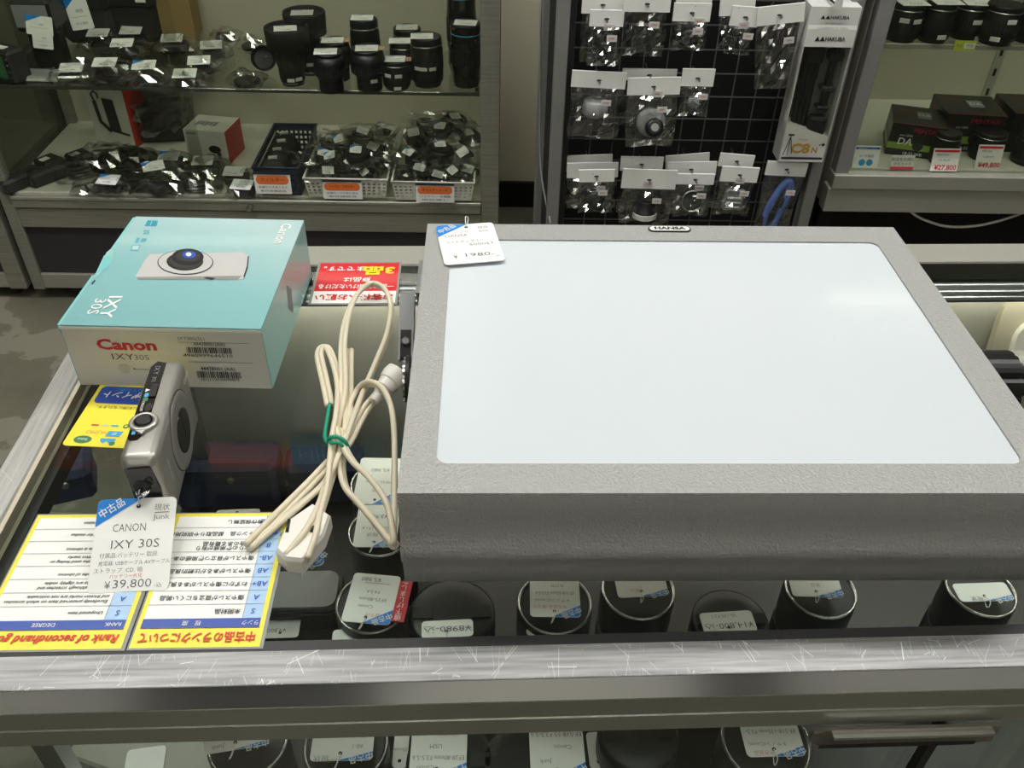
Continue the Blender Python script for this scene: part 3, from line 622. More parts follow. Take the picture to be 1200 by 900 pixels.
# red and white notice at the back rail
a0, a1, a2, a3 = [at(*p, .0006) for p in ((365,354), (463,354), (468,308.5), (373,308.5))]
o_ = Vector(((a1.x+a2.x)/2, (a0.y+a1.y)/2, .0003)); NW = (a1-a0).length; NH = (a3-a0).length
t = thing('request_notice', 'red and white notice to customers laid upside down by the back rail', 'notice', o_, PI)
b = MB(); b.box((-.002, -NH-.002, 0), (NW+.002, .004, .0004), 'clear_laminate'); b.build('laminate', t)
b = MB(); b.rect(0, -.0165, NW, .002, 'sheet_white', z=.0006); b.rect(0, -NH, NW, -.0165, 'sign_red', z=.0006); b.build('print', t)
b = MB(); b.text('お客様へお願い', .0098, 'sign_red', x=NW/2, y=-.0075, w=NW*.94, wt=.03, z=.0009)
b.text('一度にお預けいただける', .0080, 'white', x=NW/2, y=-.0240, w=NW*.92, wt=.02, z=.0009); b.text('商品は', .0080, 'white', x=NW*.5, y=-.0350, wt=.02, z=.0009)
b.text('3品', .0145, 'sign_yellow', x=NW*.25, y=-.0500, w=NW*.40, wt=.04, z=.0009); b.text('までです。', .0085, 'white', x=NW*.72, y=-.0530, wt=.02, z=.0009)
b.build('lettering', t)

# ---------------------------------------------------------------- cord bundle, tie and plug
def zc(x, y): return (270+x/2.248, 280+y/2.25)
def cpath(l, k=7): return smooth_path([at(*zc(p[0], p[1]), p[2]) for p in l], k)
cdt = thing('cable_bundle', 'bundled cream flat power cord tied up beside the grey light box', 'cord', at(*zc(275, 530), 0))
inv = Matrix.Translation(-cdt.location)
def flat_cord(name, l, ph=0.0):
    p = cpath(l); b = MB(); r = .0020; A = []; B = []
    for i, v in enumerate(p):
        tng = (p[min(i+1, len(p)-1)]-p[max(i-1, 0)]).normalized(); s = tng.cross(Vector((0, 0, 1)))
        if s.length < .2: s = Vector((1, 0, 0))
        s.normalize(); up = s.cross(tng)
        w = s*math.cos(ph+i*.02) + up*math.sin(ph+i*.02)
        A.append(v+w*r*.92); B.append(v-w*r*.92)
    b.tube(A, r, 8, 'cord_cream', inv); b.tube(B, r, 8, 'cord_cream', inv); return b.build(name, cdt)
flat_cord('cord', [(268,600,.006), (277,500,.008), (297,400,.010), (296,280,.010), (308,205,.011), (335,145,.012), (372,119,.012), (408,135,.011), (424,185,.010), (413,255,.008), (385,325,.007), (352,400,.009), (328,460,.010), (306,520,.012), (282,575,.012), (250,640,.008), (180,705,.006), (108,765,.0045), (48,815,.0035)], .2)
flat_cord('cord', [(262,440,.004), (247,370,.005), (234,310,.005), (240,287,.006), (256,288,.006), (274,330,.006), (286,390,.008), (283,460,.012), (271,525,.014), (264,590,.013), (255,660,.011), (236,730,.011), (222,790,.013), (202,845,.010)], .1)
flat_cord('cord', [(430,365,.020), (385,415,.012), (350,458,.007), (318,520,.010), (296,560,.012), (293,610,.007), (306,660,.004), (345,705,.003), (390,760,.004), (423,802,.005), (431,790,.009), (413,700,.014), (370,635,.015), (325,590,.014), (298,545,.015), (285,500,.012)], .3)
flat_cord('cord', [(300,540,.008), (305,480,.006), (315,430,.006), (338,395,.010), (370,380,.018), (402,398,.024), (424,445,.026), (432,520,.024), (432,620,.019), (430,720,.012), (427,802,.006)], .6)
flat_cord('cord', [(312,292,.004), (311,400,.005), (308,500,.008), (292,560,.007), (262,630,.006), (240,700,.009), (205,770,.013), (150,840,.010)], .1)
flat_cord('cord', [(262,590,.005), (215,640,.004), (150,705,.0035), (95,760,.0035), (44,812,.0055)], .4)
b = MB(); b.tube([p for p in smooth_path([at(*zc(414, 392), .020), at(*zc(395, 405), .017), at(*zc(372, 430), .012)], 5)], .0030, 10, 'cord_cream', inv); b.build('strain_relief', cdt)
gp = lloc(at(466, 438, .022)); b = MB()
g0 = at(*zc(434, 362), .022); g1 = at(*zc(392, 412), .016)
for k in range(4):
    u = k/3; p_ = g0*(1-u)+g1*u; 
    b.lathe([(.0092-.0055*u, -.004), (.0098-.0055*u, 0), (.0088-.0055*u, .006)], 14, 'plug_white', inv @ Matrix.Translation(p_) @ (g1-g0).to_track_quat('Z', 'Y').to_matrix().to_4x4())
b.build('taped_boot', cdt)
tt = thing('twist_tie', 'green twist tie around the cream cord bundle', 'tie', at(*zc(275, 530), .0)); inv2 = Matrix.Translation(-tt.location)
b = MB(); b.tube(cpath([(262,436,.006), (256,470,.007), (249,520,.008), (258,538,.012), (262,525,.019), (282,522,.021), (302,535,.018), (312,556,.010)], 5), .0015, 7, 'tie_green', inv2)
b.tube(cpath([(257,530,.010), (266,538,.019), (285,537,.021), (300,552,.016), (310,566,.008), (290,556,.0025), (262,545,.003), (250,536,.006), (257,530,.010)], 5), .0012, 7, 'tie_green', inv2); b.build('wire', tt)
# plug block under the bundle
def z8(x, y): return (310+x/6.92, 560+y/6.92)
pl = [at(*z8(*p), .013) for p in ((395,195), (535,290), (478,455), (300,665), (165,650), (85,575), (185,335))]
ce = sum(pl, Vector())/7; ce.z = 0
pt = thing('power_plug', 'white moulded plug block with dark slots under the cord bundle', 'plug', ce)
b = MB(); P_ = [(p.x-ce.x, p.y-ce.y) for p in pl]
b.hull([(x, y, .0006) for x, y in P_]+[(x, y, .0105) for x, y in P_]+[(x*.90, y*.93, .0130) for x, y in P_], 'plug_white'); b.build('block', pt)
for (xa, ya, xb, yb) in ((200, 340, 182, 440), (400, 395, 378, 440)):
    p, q_ = at(*z8(xa, ya), .0132)-ce, at(*z8(xb, yb), .0132)-ce
    b = MB(); b.tube([p, q_], .0010, 6, 'black'); b.build('slot', pt)

# ================================================================== things on the shelf under the glass
def lens_parts(t, prof_barrel, prof_grip=None, front=None, cap='black', ring=None, n=28, M=I4, mat_='black', grip_mat='rubber'):
    MB().lathe(prof_barrel, n, mat_, M).build('barrel', t)
    if prof_grip:
        r, z0, z1 = prof_grip; b = MB(); k = 36; poly = []
        for i in range(k*2):
            a = PI*i/k; rr = r*(1 if i % 2 else .97); poly.append((rr*math.cos(a), rr*math.sin(a)))
        b.prism(poly, z0, z1, grip_mat, M); b.build('grip_ring', t)
    if ring: r, z, mm = ring; MB().lathe([(r, z-.0012), (r+.0004, z), (r, z+.0012)], n, mm, M).build('trim_ring', t)
    if front:
        r, z, kind = front
        if kind == 'cap':
            b = MB(); b.lathe([(r, z), (r, z+.003), (r*.93, z+.0042), (r*.55, z+.0042)], n, cap, M); b.box((-r*.9, -r*.16, z+.0042), (-r*.45, r*.16, z+.0056), cap, M); b.box((r*.45, -r*.16, z+.0042), (r*.9, r*.16, z+.0056), cap, M); b.build('lens_cap', t)
        else:                         # bare front: bright filter rim, stepped baffle, front element
            b = MB(); b.lathe([(r, z-.004), (r, z), (r*.955, z), (r*.93, z-.002)], n, 'silver_ring', M, cap=False); b.build('filter_rim', t)
            b = MB(); b.lathe([(r*.95, z-.001), (r*.88, z-.003), (r*.80, z-.0045), (r*.70, z-.006)], n, 'black', M, cap=False); b.build('baffle', t)
            b = MB(); b.lathe([(r*.72, z-.0065), (r*.6, z-.0045), (r*.35, z-.0028), (r*.05, z-.0022)], n, 'lens_glass', M); b.build('front_element', t)
def counter_lens(label, px, py, zt, r, kind='bare', hgt=None, group='used lenses under the counter glass'):
    P = at(px, py, zt); h = zt-SH
    t = thing('camera_lens', label, 'lens', (P.x, P.y, SH), 0, group)
    lens_parts(t, [(r*.80, 0), (r*.82, h*.12), (r*.92, h*.15), (r*.94, h*.60), (r*.99, h*.66), (r, h-.002)], (r*1.01, h*.28, h*.52), (r*.985, h, 'cap' if kind == 'cap' else 'bare'))
    return t
def lay_tag(label, corners, zs, lines, **k):
    """Tag lying under the glass; corners of the face as the reader sees it: top-left, top-right, bottom-right, bottom-left (photo px), zs heights."""
    P = [at(p[0], p[1], z) for p, z in zip(corners, zs)]
    o_ = sum(P, Vector())/4; xd = P[1]-P[0]+P[2]-P[3]; yd = P[0]-P[3]+P[1]-P[2]
    M = frame(o_, xd, yd); return price_tag(label, M, xd.length/2, yd.length/2, lines, group='price tags on the lenses under the glass', **k)
ZT = -.145
counter_lens('upright lens farthest back in the column left of the grey light box', 446, 566, ZT, .0270)
counter_lens('middle upright lens of the column left of the grey light box', 446, 622, ZT, .0275)
counter_lens('upright lens in front of the grey light box corner, beside a red strip tag', 436, 706, ZT-.01, .0290)
lay_tag('white tag on the farthest lens beside the grey light box', ((470,592), (414,590), (422,537), (470,537)), (ZT+.004,)*4, [('現状', 0, .012, .005), ('MF35-70mm', 0, .002, .0045), ('¥5,980', 0, -.013, .006)], string=False)
lay_tag('white tag on the middle lens beside the grey light box', ((468,641), (415,641), (419,592), (466,592)), (ZT+.004,)*4, [('現状', .003, .010, .005), ('FD50mm F1.8', 0, .003, .0042), ('¥3,980', 0, -.010, .006)], blue='tag_blue')
lay_tag('white tag with a red price cut strip in front of the grey light box', ((457,733), (401,728), (414,671), (470,676)), (ZT+.002,)*4, [('¥5,980', .004, -.018, .0058), ('値下げ', -.004, .015, .004, 'red_ink'), ('Canon', .003, .008, .0045), ('EF35-80mm', -.001, .001, .0045), ('F4-5.6', 0, -.006, .0042), ('_', -.012, -.0145, .020, 'red_ink')], red=True)
lay_tag('small white tag half under the front rail below the red strip tag', ((452,752), (388,754), (391,739), (450,735)), (ZT-.02,)*4, [('1,980-', 0, 0, .006)], corner=False, string=False)
# pale compact in a grey case and its card, left
P = at(352, 690, -.225); t = thing('lens_pouch', 'flat dark grey rounded pouch on the shelf right of the rank sheets', 'pouch', (P.x, P.y, SH))
b = MB(); b.prism(rrect(.072, .045, .012, 5), 0, .026, 'charcoal'); b.prism(rrect(.066, .040, .010, 5), .026, .030, 'bracket_grey'); b.build('shell', t); MB().tube([(x*.5, y*.5, .022) for x, y in rrect(.1452, .0912, .024, 5)], .0012, 5, 'black', closed=True).build('zip', t)
lay_tag('printed card beside the grey pouch right of the rank sheets', ((351,747), (308,748), (311,722), (352,720)), (-.24,)*4, [('¥9,800', .004, .004, .006), ('A級 元箱付', -.002, -.006, .003)], corner=False, string=False)
lay_tag('white tag with a blue edge under the white plug', ((377,664), (330,668), (335,615), (378,605)), (-.02,)*4, [('現状', 0, .01, .005), ('¥2,980', 0, -.012, .006)])
# front rows beneath the light box
specs = [(530, 722, .034, 'cap', 'upright capped lens with an 8980 yen tag under the front of the grey light box'), (650, 706, .030, 'bare', 'upright lens behind two stacked tags under the front of the grey light box'), (748, 690, .0300, 'bare', 'upright lens with a hanging tag string under the middle of the grey light box'),
         (855, 730, .030, 'cap', 'upright capped lens with a 14800 yen tag by the front rail'), (962, 690, .029, 'bare', 'upright lens with a blue tag corner, right of the 14800 yen lens'), (1150, 690, .028, 'bare', 'rightmost upright lens under the front of the grey light box')]
for px, py, r, kind, lab in specs: counter_lens(lab, px, py, ZT-.012, r, kind)
lay_tag('tag written 8980 yen tucked behind the front rail', ((556,746), (493,748), (495,729), (553,725)), (ZT,)*4, [('¥8980-込', 0, 0, .0072, 'ink', .036)], corner=False)
lay_tag('printed tag with a blue corner in front of the light box, above another tag', ((680,724), (621,722), (621,678), (679,678)), (ZT,)*4, [('EF-S18-55mm F3.5-5.6', 0, -.004, .0042, 'ink', .030), ('IS STM', -.002, -.011, .0036, 'ink'), ('キヤノン(Canon)', .002, .003, .0038, 'ink'), ('中古並品 保証付', .004, .009, .0036, 'red_ink')], string=True)
lay_tag('tag written 7980 yen below the printed tag', ((678,746), (617,746), (617,729), (677,735)), (ZT-.02,)*4, [('¥7,980-込', 0, 0, .0066, 'ink', .034)], corner=False, string=False)
lay_tag('printed tag edge on the lens under the middle of the light box', ((781,697), (721,701), (723,676), (781,674)), (ZT,)*4, [('税込', .006, .004, .004, 'red_ink')])
lay_tag('tag written 14800 yen at the front rail', ((889,741), (824,743), (821,720), (879,714)), (ZT,)*4, [('¥14,800-込', 0, .003, .0072, 'ink', .038), ('35-135 F3.5', .002, -.006, .0042)], corner=False, string=False)
lay_tag('blue cornered tag right of the 14800 yen tag', ((984,701), (925,697), (925,668), (984,668)), (ZT,)*4, [('並品', 0, .002, .004)])
lay_tag('rightmost blue cornered tag under the light box front', ((1183,702), (1123,706), (1118,684), (1184,684)), (ZT,)*4, [('現状', .008, .006, .005)])
# row seen through the sliding glass at the bottom of the photograph
for px, py, r, kind, lab in ((290, 868, .027, 'bare', 'leftmost lens in the lowest row behind the sliding glass'), (405, 872, .029, 'bare', 'second lens from the left in the lowest row behind the sliding glass'), (528, 896, .030, 'cap', 'third lens from the left in the lowest row, gold lettering round its cap'),
        (612, 898, .028, 'cap', 'fourth lens from the left in the lowest row behind the sliding glass'), (748, 862, .028, 'cap', 'capped lens with a paper clip, fifth in the lowest row'), (898, 868, .031, 'bare', 'lens beside the lock bar in the lowest row')):
    counter_lens(lab, px, py, -.150, r, kind)
ZL = -.1415
lay_tag('leftmost tag behind the sliding glass, blue corner at its right', ((313,868), (240,889), (238,862), (318,858)), (ZL,)*4, [('現状', .012, .010, .0055), ('Junk', .012, .002, .0048)])
lay_tag('tag reading CANON behind the sliding glass', ((437,890), (364,893), (366,859), (438,859)), (ZL,)*4, [('CANON', -.006, -.008, .0055), ('現状', .013, .008, .0055), ('Junk', .006, .010, .004), ('AE-1', -.010, .000, .004)])
lay_tag('tag for a 28-80 lens behind the sliding glass', ((548,910), (482,910), (480,857), (546,857)), (ZL,)*4, [('EF28-80mm F3.5-5.6', 0, .003, .0046, 'pencil', .034), ('Canon', .008, .010, .0045), ('USM', .002, -.005, .0045), ('¥2,980', -.006, -.014, .005, 'red_ink')])
lay_tag('tag for an 18-55 lens behind the sliding glass', ((686,910), (622,912), (620,855), (684,855)), (ZL,)*4, [('EF-S18-55 F3.5-5.6', 0, -.013, .0046, 'pencil', .034), ('現状', .012, .015, .0055), ('Junk', .008, .006, .0045), ('Canon', -.004, -.004, .0045)])
lay_tag('grey tag behind the 18-55 tag', ((711,900), (690,902), (688,858), (711,858)), (ZL-.03,)*4, [('¥', 0, 0, .005)], string=False)
lay_tag('white tag below the capped lens with the paper clip', ((774,906), (727,906), (730,873), (772,873)), (ZL-.04,)*4, [('5,980', 0, .006, .006), ('FE28-70', 0, -.003, .004)], corner=False, string=False)
lay_tag('printed tag with a blue corner on the lens beside the lock bar', ((942,886), (874,887), (868,849), (936,847)), (ZL,)*4, [('EF-S18-135mm F3.5-', 0, -.006, .0044, 'ink', .034), ('5.6 IS STM', -.004, -.013, .0038, 'ink'), ('キヤノン(Canon)', .004, .003, .0036, 'ink'), ('中古並品', .008, .009, .0036, 'red_ink')])
lay_tag('narrow tag between the CANON tag and the 28-80 tag', ((479,900), (461,900), (461,858), (478,858)), (ZL-.03,)*4, [('35mm', 0, 0, .004)], corner=False, string=False)
P = at(175, 880, -.20); t = thing('pale_block', 'plain pale block on the shelf at the lower left behind the glass', 'display stand', (P.x, P.y, SH), R(-20)); b = MB(); b.cbox((-.06, -.02, 0), (.06, .05, .05), .002, 'interior_grey'); b.build('plate', t)  # plain pale block standing in for pale shapes of unknown kind
lay_tag('blank grey card lying on the pale block at the lower left', ((197,872), (150,880), (140,930), (186,925)), (-.203,)*4, [], corner=False, string=False)
# navy cases at the back of the shelf
for (px, py, w, d, h, lab, rz) in ((268, 596, .105, .04, .062, 'navy flip case, wider of the two on the shelf behind the silver camera', 0), (384, 590, .075, .035, .055, 'navy case with a snap button behind the cream cord', 2), (78, 590, .06, .05, .04, 'navy cloth pouch at the left end of the shelf', 18)):
    P = at(px, py, SH+.004); t = thing('navy_case', lab, 'case', (P.x, P.y, SH), R(rz)); b = MB(); b.cbox((-w/2, 0, 0), (w/2, d, h), .006, 'navy_plastic'); b.build('body', t)
    b = MB(); b.cbox((-w/2-.001, -.002, h*.55), (w/2+.001, d+.001, h+.002), .006, 'navy_felt'); b.build('lid', t)
    MB().lathe([(.004, 0), (.004, .0015), (.002, .002)], 12, 'steel', T(w*.1, -.002, h*.75) @ RX(90)).build('snap_button', t)
lay_tag('printed tag lying in front of the wider navy case', ((305,604), (252,606), (254,598), (304,596)), (SH+.05,)*4, [('Mio', 0, 0, .004)], corner=False, string=False)
# pale packets leaning on the back panel at the right
rnd = random.Random(5)
for k, (px, py, w, h, lab) in enumerate(((1085, 365, .10, .06, 'pale packet leaning on the counter back at the right of the light box'), (1160, 352, .11, .05, 'beige blister pack at the right edge behind the light box'), (1130, 392, .12, .07, 'clear curved blister tray on the counter shelf right of the light box'))):
    P = at(px, py, -.12-.03*k); P.y = min(P.y, .69-.012*k); t = thing('blister_pack', lab, 'package', (P.x, P.y, SH), R(-4+3*k), 'packs inside the counter')
    b = MB(); b.prism(rrect(w, .21, .012, 4, 0, .105), -.004, .004, ('interior_beige', 'carton_white', 'case_back')[k], RX(80)); b.build('card', t); b = MB(); b.prism(rrect(w*.7, .08, .02, 5, 0, .15), .004, .010, ('dull_card', 'interior_beige', 'bin_white')[k], RX(80)); b.build('tray', t)
    b = MB(); b.tube([(x, y, .0105) for x, y in rrect(w*.7, .08, .02, 5, 0, .15)], .0014, 5, 'white', RX(80), closed=True); b.build('rim', t)

# ================================================================== show cases at the back (built in the turned frame of the back row)
def bthing(name, label, cat, x, d, z, rz=0, group=None): return thing(name, label, cat, bw(x, d, z), BR+rz, group)
def px_size(px, P): return px*wdep(P)/F_PX
def show_case(label, x0, x1, d0, d1):
    t = bthing('show_case', label, 'display case', x0, d0, FZ); w = x1-x0; D = d1-d0; Z = lambda z: z-FZ
    def part(name, a, b_, m, c=.0015): o = MB().cbox(a, b_, c, m).build(name, t); return o
    for x in (0, w-.045):
        for y in (0, D-.03): part('corner_post', (x, y, Z(-.915)), (x+(.030 if x == 0 else .045), y+.03, Z(.93)), 'case_alu')
    part('bottom_rail', (.03, .002, Z(-.912)), (w-.045, .025, Z(-.868)), 'case_alu_light'); part('base_panel', (.03, .010, Z(-.868)), (w-.045, .018, Z(-.724)), 'case_panel')
    part('middle_rail', (.03, .001, Z(-.726)), (w-.045, .025, Z(-.672)), 'case_alu'); part('door_track', (.03, -.004, Z(-.668)), (w-.045, .030, Z(-.638)), 'case_alu'); part('track_lip', (.03, -.006, Z(-.645)), (w-.045, -.003, Z(-.636)), 'case_alu_light')
    part('floor_board', (.01, .012, Z(-.662)), (w-.01, D-.01, Z(-.632)), 'case_floor_white'); part('back_panel', (.01, D-.012, Z(-.91)), (w-.01, D-.002, Z(.93)), 'case_back')
    part('top_board', (0, 0, Z(.93)), (w, D, Z(.96)), 'case_alu_light')
    MB().box((.034, .020, Z(-.368)), (w-.048, .30, Z(-.360)), 'case_glass').build('glass_shelf', t); part('shelf_edge', (.034, .0155, Z(-.3690)), (w-.048, .0198, Z(-.3605)), 'shelf_edge', .0008)
    for x in (.036, w-.060): MB().box((x, .05, Z(-.376)), (x+.01, .30, Z(-.3685)), 'steel').build('shelf_bracket', t)
    k = MB(); k.box((.03, .012, Z(-.636)), (w*.42, .0165, Z(.92)), 'case_glass'); g = k.build('sliding_door', t)
    k = MB(); k.box((w*.40, .004, Z(-.636)), (w-.045, .0085, Z(.92)), 'case_glass'); g = k.build('sliding_door', t)
    MB().box((-.001, .03, Z(-.63)), (.004, D-.03, Z(.92)), 'case_glass').build('side_glass', t); MB().box((w-.004, .03, Z(-.63)), (w+.001, D-.03, Z(.92)), 'case_glass').build('side_glass', t)
    MB().lathe([(.008, 0), (.008, .012), (.0055, .014), (.0055, .018)], 14, 'chrome', T(w*.50, -.004, Z(-.655)) @ RX(90)).build('door_lock', t)
    lp = MB(); lp.box((.06, .03, Z(.905)), (w-.06, .07, Z(.93)), 'white'); lp = lp.build('lamp_holder', t); MB().lathe([(.011, .08), (.011, w-.08)], 10, 'lamp_soft', T(0, .05, Z(.893)) @ RY(90)).build('lamp_tube', lp)
    for x in (.10 if x0 > -2 else .03, w-.05):
        for y in (.04, D-.06):
            c = MB(); c.lathe([(.024, -.010), (.026, -.006), (.026, .006), (.024, .010)], 18, 'rubber', T(x, y, .0265) @ RY(90)); cc = c.build('caster', t); c = MB(); c.hull([(x+a*.014, y+b_*.022, z) for a in (-1, 1) for b_ in (-1, 1) for z in (.036, .034-FZ-.915-.0+.0)] if False else [(x+a*.015, y+b_*.020, z) for a in (-1, 1) for b_ in (-1, 1) for z in (.012 if b_ > 0 else .03, .036)], 'black'); c.build('fork', cc)
    return t
mat('shelf_edge', '#3c423a', .12, coat=.4)
show_case('tall aluminium framed glass show case with a dark base, holding lenses on its glass shelf', -1.258, -.003, 2.030, 2.50)
show_case('aluminium show case on black casters cut off by the left edge of the picture', -2.55, -1.276, 2.030, 2.50)
for n_, p, q_, mm, st in (('orange', (205, 546), (338, 521), 'board_orange', 'コンタックス/他'), ('teal', (342, 546), (470, 518), 'board_teal', 'MINOLTA'), ('brown', (40, 549), (200, 521), 'board_brown', 'SONY')):
    f = lambda pt: (lambda d: CAM + d*((2.04-CAM.dot(EY))/d.dot(EY)))(ray(*pt))
    a, c = f(p), f(q_); x0, x1 = a.dot(EX), c.dot(EX); z0, z1 = sorted((-c.z, -a.z))
    t = bthing('header_board', {'orange': 'orange header board with white lettering above the show case', 'teal': 'teal header board above the show case, right of the orange one', 'brown': 'brown header board above the show case, left of the orange one'}[n_], 'sign', x0, 2.05, z0)
    MB().box((0, 0, 0), (x1-x0, .02, z1-z0), mm).build('board', t); k = MB(); k.text(st, (z1-z0)*.62, 'white', T((x1-x0)/2, -.001, (z1-z0)/2) @ RX(90), w=(x1-x0)*.86, wt=-.01); k.build('lettering', t)
t = bthing('added_cupboard', 'pale cupboard added on top of the show case, above the picture, to reflect in the counter glass', 'cupboard', -1.25, 2.06, .962)
MB().box((0, .025, 0), (1.24, .42, .80), 'cabinet_pale').build('body', t)  # unseen cupboard added as a pale surface for the counter glass to mirror
for x in (.01, .63): MB().cbox((x, .0, .01), (x+.60, .024, .25), .003, 'cabinet_pale').build('door', t)

# ---------------------------------------------------------------- lenses on the left case
ZS, ZF = -.360, -.632
def barrel_stickers(t, r, h, lst):
    for a, z in lst:
        k = MB(); k.cbox((-.0085, -.0006, -.004), (.0085, .0006, .004), .0004, 'sticker', RZ(a) @ T(0, -r-.0004, z)); k.build('price_sticker', t)
def top_card(t, x, y, z, rz, s=.036, beige=False, mm='card'):
    k = MB(); M = T(x, y, z) @ RZ(rz); k.prism([(-s*.55, -s*.42), (s*.55, -s*.42), (s*.55, s*.42), (-s*.55, s*.42)], 0, .0007, mm, M); k.text('中古品', s*.15, 'tag_blue', M @ T(-s*.25, s*.28, .001), wt=.01); k.text('¥19,800', s*.16, 'pencil', M @ T(.002, -s*.22, .001)); k.rect(-s*.40, -.001, s*.40, -.0004, 'print_grey', M, .001); k.build('price_card', t)
    if beige: k = MB(); k.prism([(s*.58, -s*.3), (s*.85, -s*.3), (s*.85, s*.25), (s*.58, s*.25)], 0, .0007, 'lens_tag_beige', M); k.build('colour_mark', t)
def shelf_lens(label, bx, by, wb, ytop, style='std', wt=None, stickers=(), card=(0, 0, 8), z=None, group='used lenses on the glass shelf', beige=False, cmat='card', tilt=True, back=0, cardsize=.047):
    z = ZS if z is None else z
    P = at(bx, by, z); r = px_size(wb, P)/2; P = P+EY*(r+back)
    d = P.dot(EY); h = bl(bx, ytop, d)[1]-z; rt = px_size(wt, P)/2 if wt else r
    t = thing('camera_lens', label, 'lens', (P.x, P.y, z), BR, group)
    if style == 'hood':
        zb = h*.62; MB().lathe([(r*.82, 0), (r*.84, h*.08), (r*.93, h*.10), (r*.95, h*.30), (r, h*.34), (r, zb)], 28, 'black').build('barrel', t)
        b = MB(); k = 30; b.prism([(r*1.02*(1 if i % 2 else .97)*math.cos(PI*i/k), r*1.02*(1 if i % 2 else .97)*math.sin(PI*i/k)) for i in range(2*k)], h*.36, h*.56, 'rubber'); b.build('grip_ring', t)
        MB().lathe([(r*1.0, zb), (rt*.96, zb+h*.03), (rt, h*.97), (rt*.98, h), (rt*.90, h), (rt*.88, h-.006)], 32, 'black_matte', cap=True).build('lens_hood', t)
        MB().lathe([(r*.86, h*.035), (r*.88, h*.05), (r*.86, h*.065)], 28, 'silver_ring').build('mount_ring', t)
        zt = h-.0058; rr = rt
    else:
        if style == 'taper': prof = [(r*.94, 0), (r*.97, h*.30), (r*1.02, h*.36), (rt, h*.44), (rt, h*.72), (rt*.86, h*.96), (rt*.84, h-.004)]
        elif style == 'tele': prof = [(r*.84, 0), (r*.86, h*.05), (r*.95, h*.08), (r*.95, h*.28), (r, h*.30), (r, h*.66), (r*.97, h*.68), (r*.97, h*.9), (r, h*.92), (r*.98, h-.004)]
        else: prof = [(r*.84, 0), (r*.86, h*.07), (r*.97, h*.10), (r, h*.2), (r, h*.75), (r*.95, h*.80), (r*.94, h-.004)]
        MB().lathe(prof, 28, 'black' if style != 'tele' else 'black_gloss').build('barrel', t)
        g = (.46, .62) if style == 'taper' else (.36, .62)
        b = MB(); k = 32; rg = (rt if style == 'taper' else r)*1.015; b.prism([(rg*(1 if i % 2 else .97)*math.cos(PI*i/k), rg*(1 if i % 2 else .97)*math.sin(PI*i/k)) for i in range(2*k)], h*g[0], h*g[1], 'rubber' if style != 'tele' else 'black'); b.build('grip_ring', t)
        if style != 'taper': MB().lathe([(r*.955, h*.83), (r*.99, h*.845), (r*.955, h*.86)], 28, 'silver_ring' if style != 'tele' else 'sky_print').build('trim_ring', t)
        zt = h; rr = rt*.92
        b = MB(); b.lathe([(rr, h-.004), (rr, h-.001), (rr*.94, h)], 28, 'black'); b.build('lens_cap', t)
    if card is not None: top_card(t, card[0]*rr, card[1]*rr, zt+.0003, card[2], cardsize, beige, cmat)
    barrel_stickers(t, r*1.0, h, [(a, zz*h) for a, zz in stickers])
    return t
L_ = shelf_lens
L_('lens with a wide hood and white card, left end of the lens row', 341, 103, 32, 31, 'hood', 50, ((4, .13), (38, .14)), (-.05, .05, 12))
L_('lens with a wide hood and grey card, standing behind the hooded lens', 362, 90, 30, 13, 'hood', 48, ((12, .2),), (-.1, .1, 6), cmat='dull_card')
L_('narrow footed lens with a curled card, right of the hooded lens', 387, 111, 30, 60, 'taper', 36, (), (-.15, -.1, 6))
L_('lens with a white card and beige mark, hidden behind the narrow footed lens', 394, 97, 30, 47, 'taper', 36, (), (-.1, -.05, 4), beige=True)
L_('smooth tapered lens with white card and beige mark, in the middle of the shelf', 432, 109, 31, 56, 'taper', 40, ((28, .28),), (0, -.1, 5), beige=True)
L_('taller lens with a bright ring, behind the smooth tapered lens', 429, 90, 34, 21, 'std', 32, (), (-.1, 0, 2))
L_('shortest lens with three stickers, at the front of the shelf', 464, 108, 33, 69, 'std', None, ((-30, .55), (14, .55), (8, .12)), (-.1, -.05, 2), beige=True)
L_('capped lens behind the shortest lens on the shelf', 473, 96, 32, 47, 'std', None, (), (-.2, -.2, 3))
L_('farthest dark lens with a grey card, behind the thick lens', 478, 85, 34, 32, 'std', None, (), (0, 0, 3), cmat='dull_card')
L_('thick lens with two stickers in a row, right of the shortest lens', 500, 105, 38, 42, 'std', None, ((-30, .42), (-8, .42), (24, .42)), (-.25, -.1, 4))
L_('tall glossy telephoto lens at the right end of the shelf', 546, 105, 36, 26, 'tele', None, (), (0, -.15, -6))
L_('dark telephoto lens standing behind the tall glossy one, top out of the picture', 541, 88, 34, -22, 'tele', None, (), None)
# loose caps, hoods
P = at(311, 84, ZS); t = thing('lens_hood', 'loose black round lens hood lying left of the hooded lens', 'lens hood', (P.x, P.y, ZS), BR); b = MB(); M_ = T(0, 0, .030) @ RX(62) @ RY(15)
b.lathe([(.024, 0), (.030, .018), (.0285, .018), (.022, .001)], 26, 'black', M_, cap=False); b.build('ring', t); b = MB(); b.lathe([(.022, .001), (.022, .003)], 26, 'charcoal', M_); b.build('insert', t)

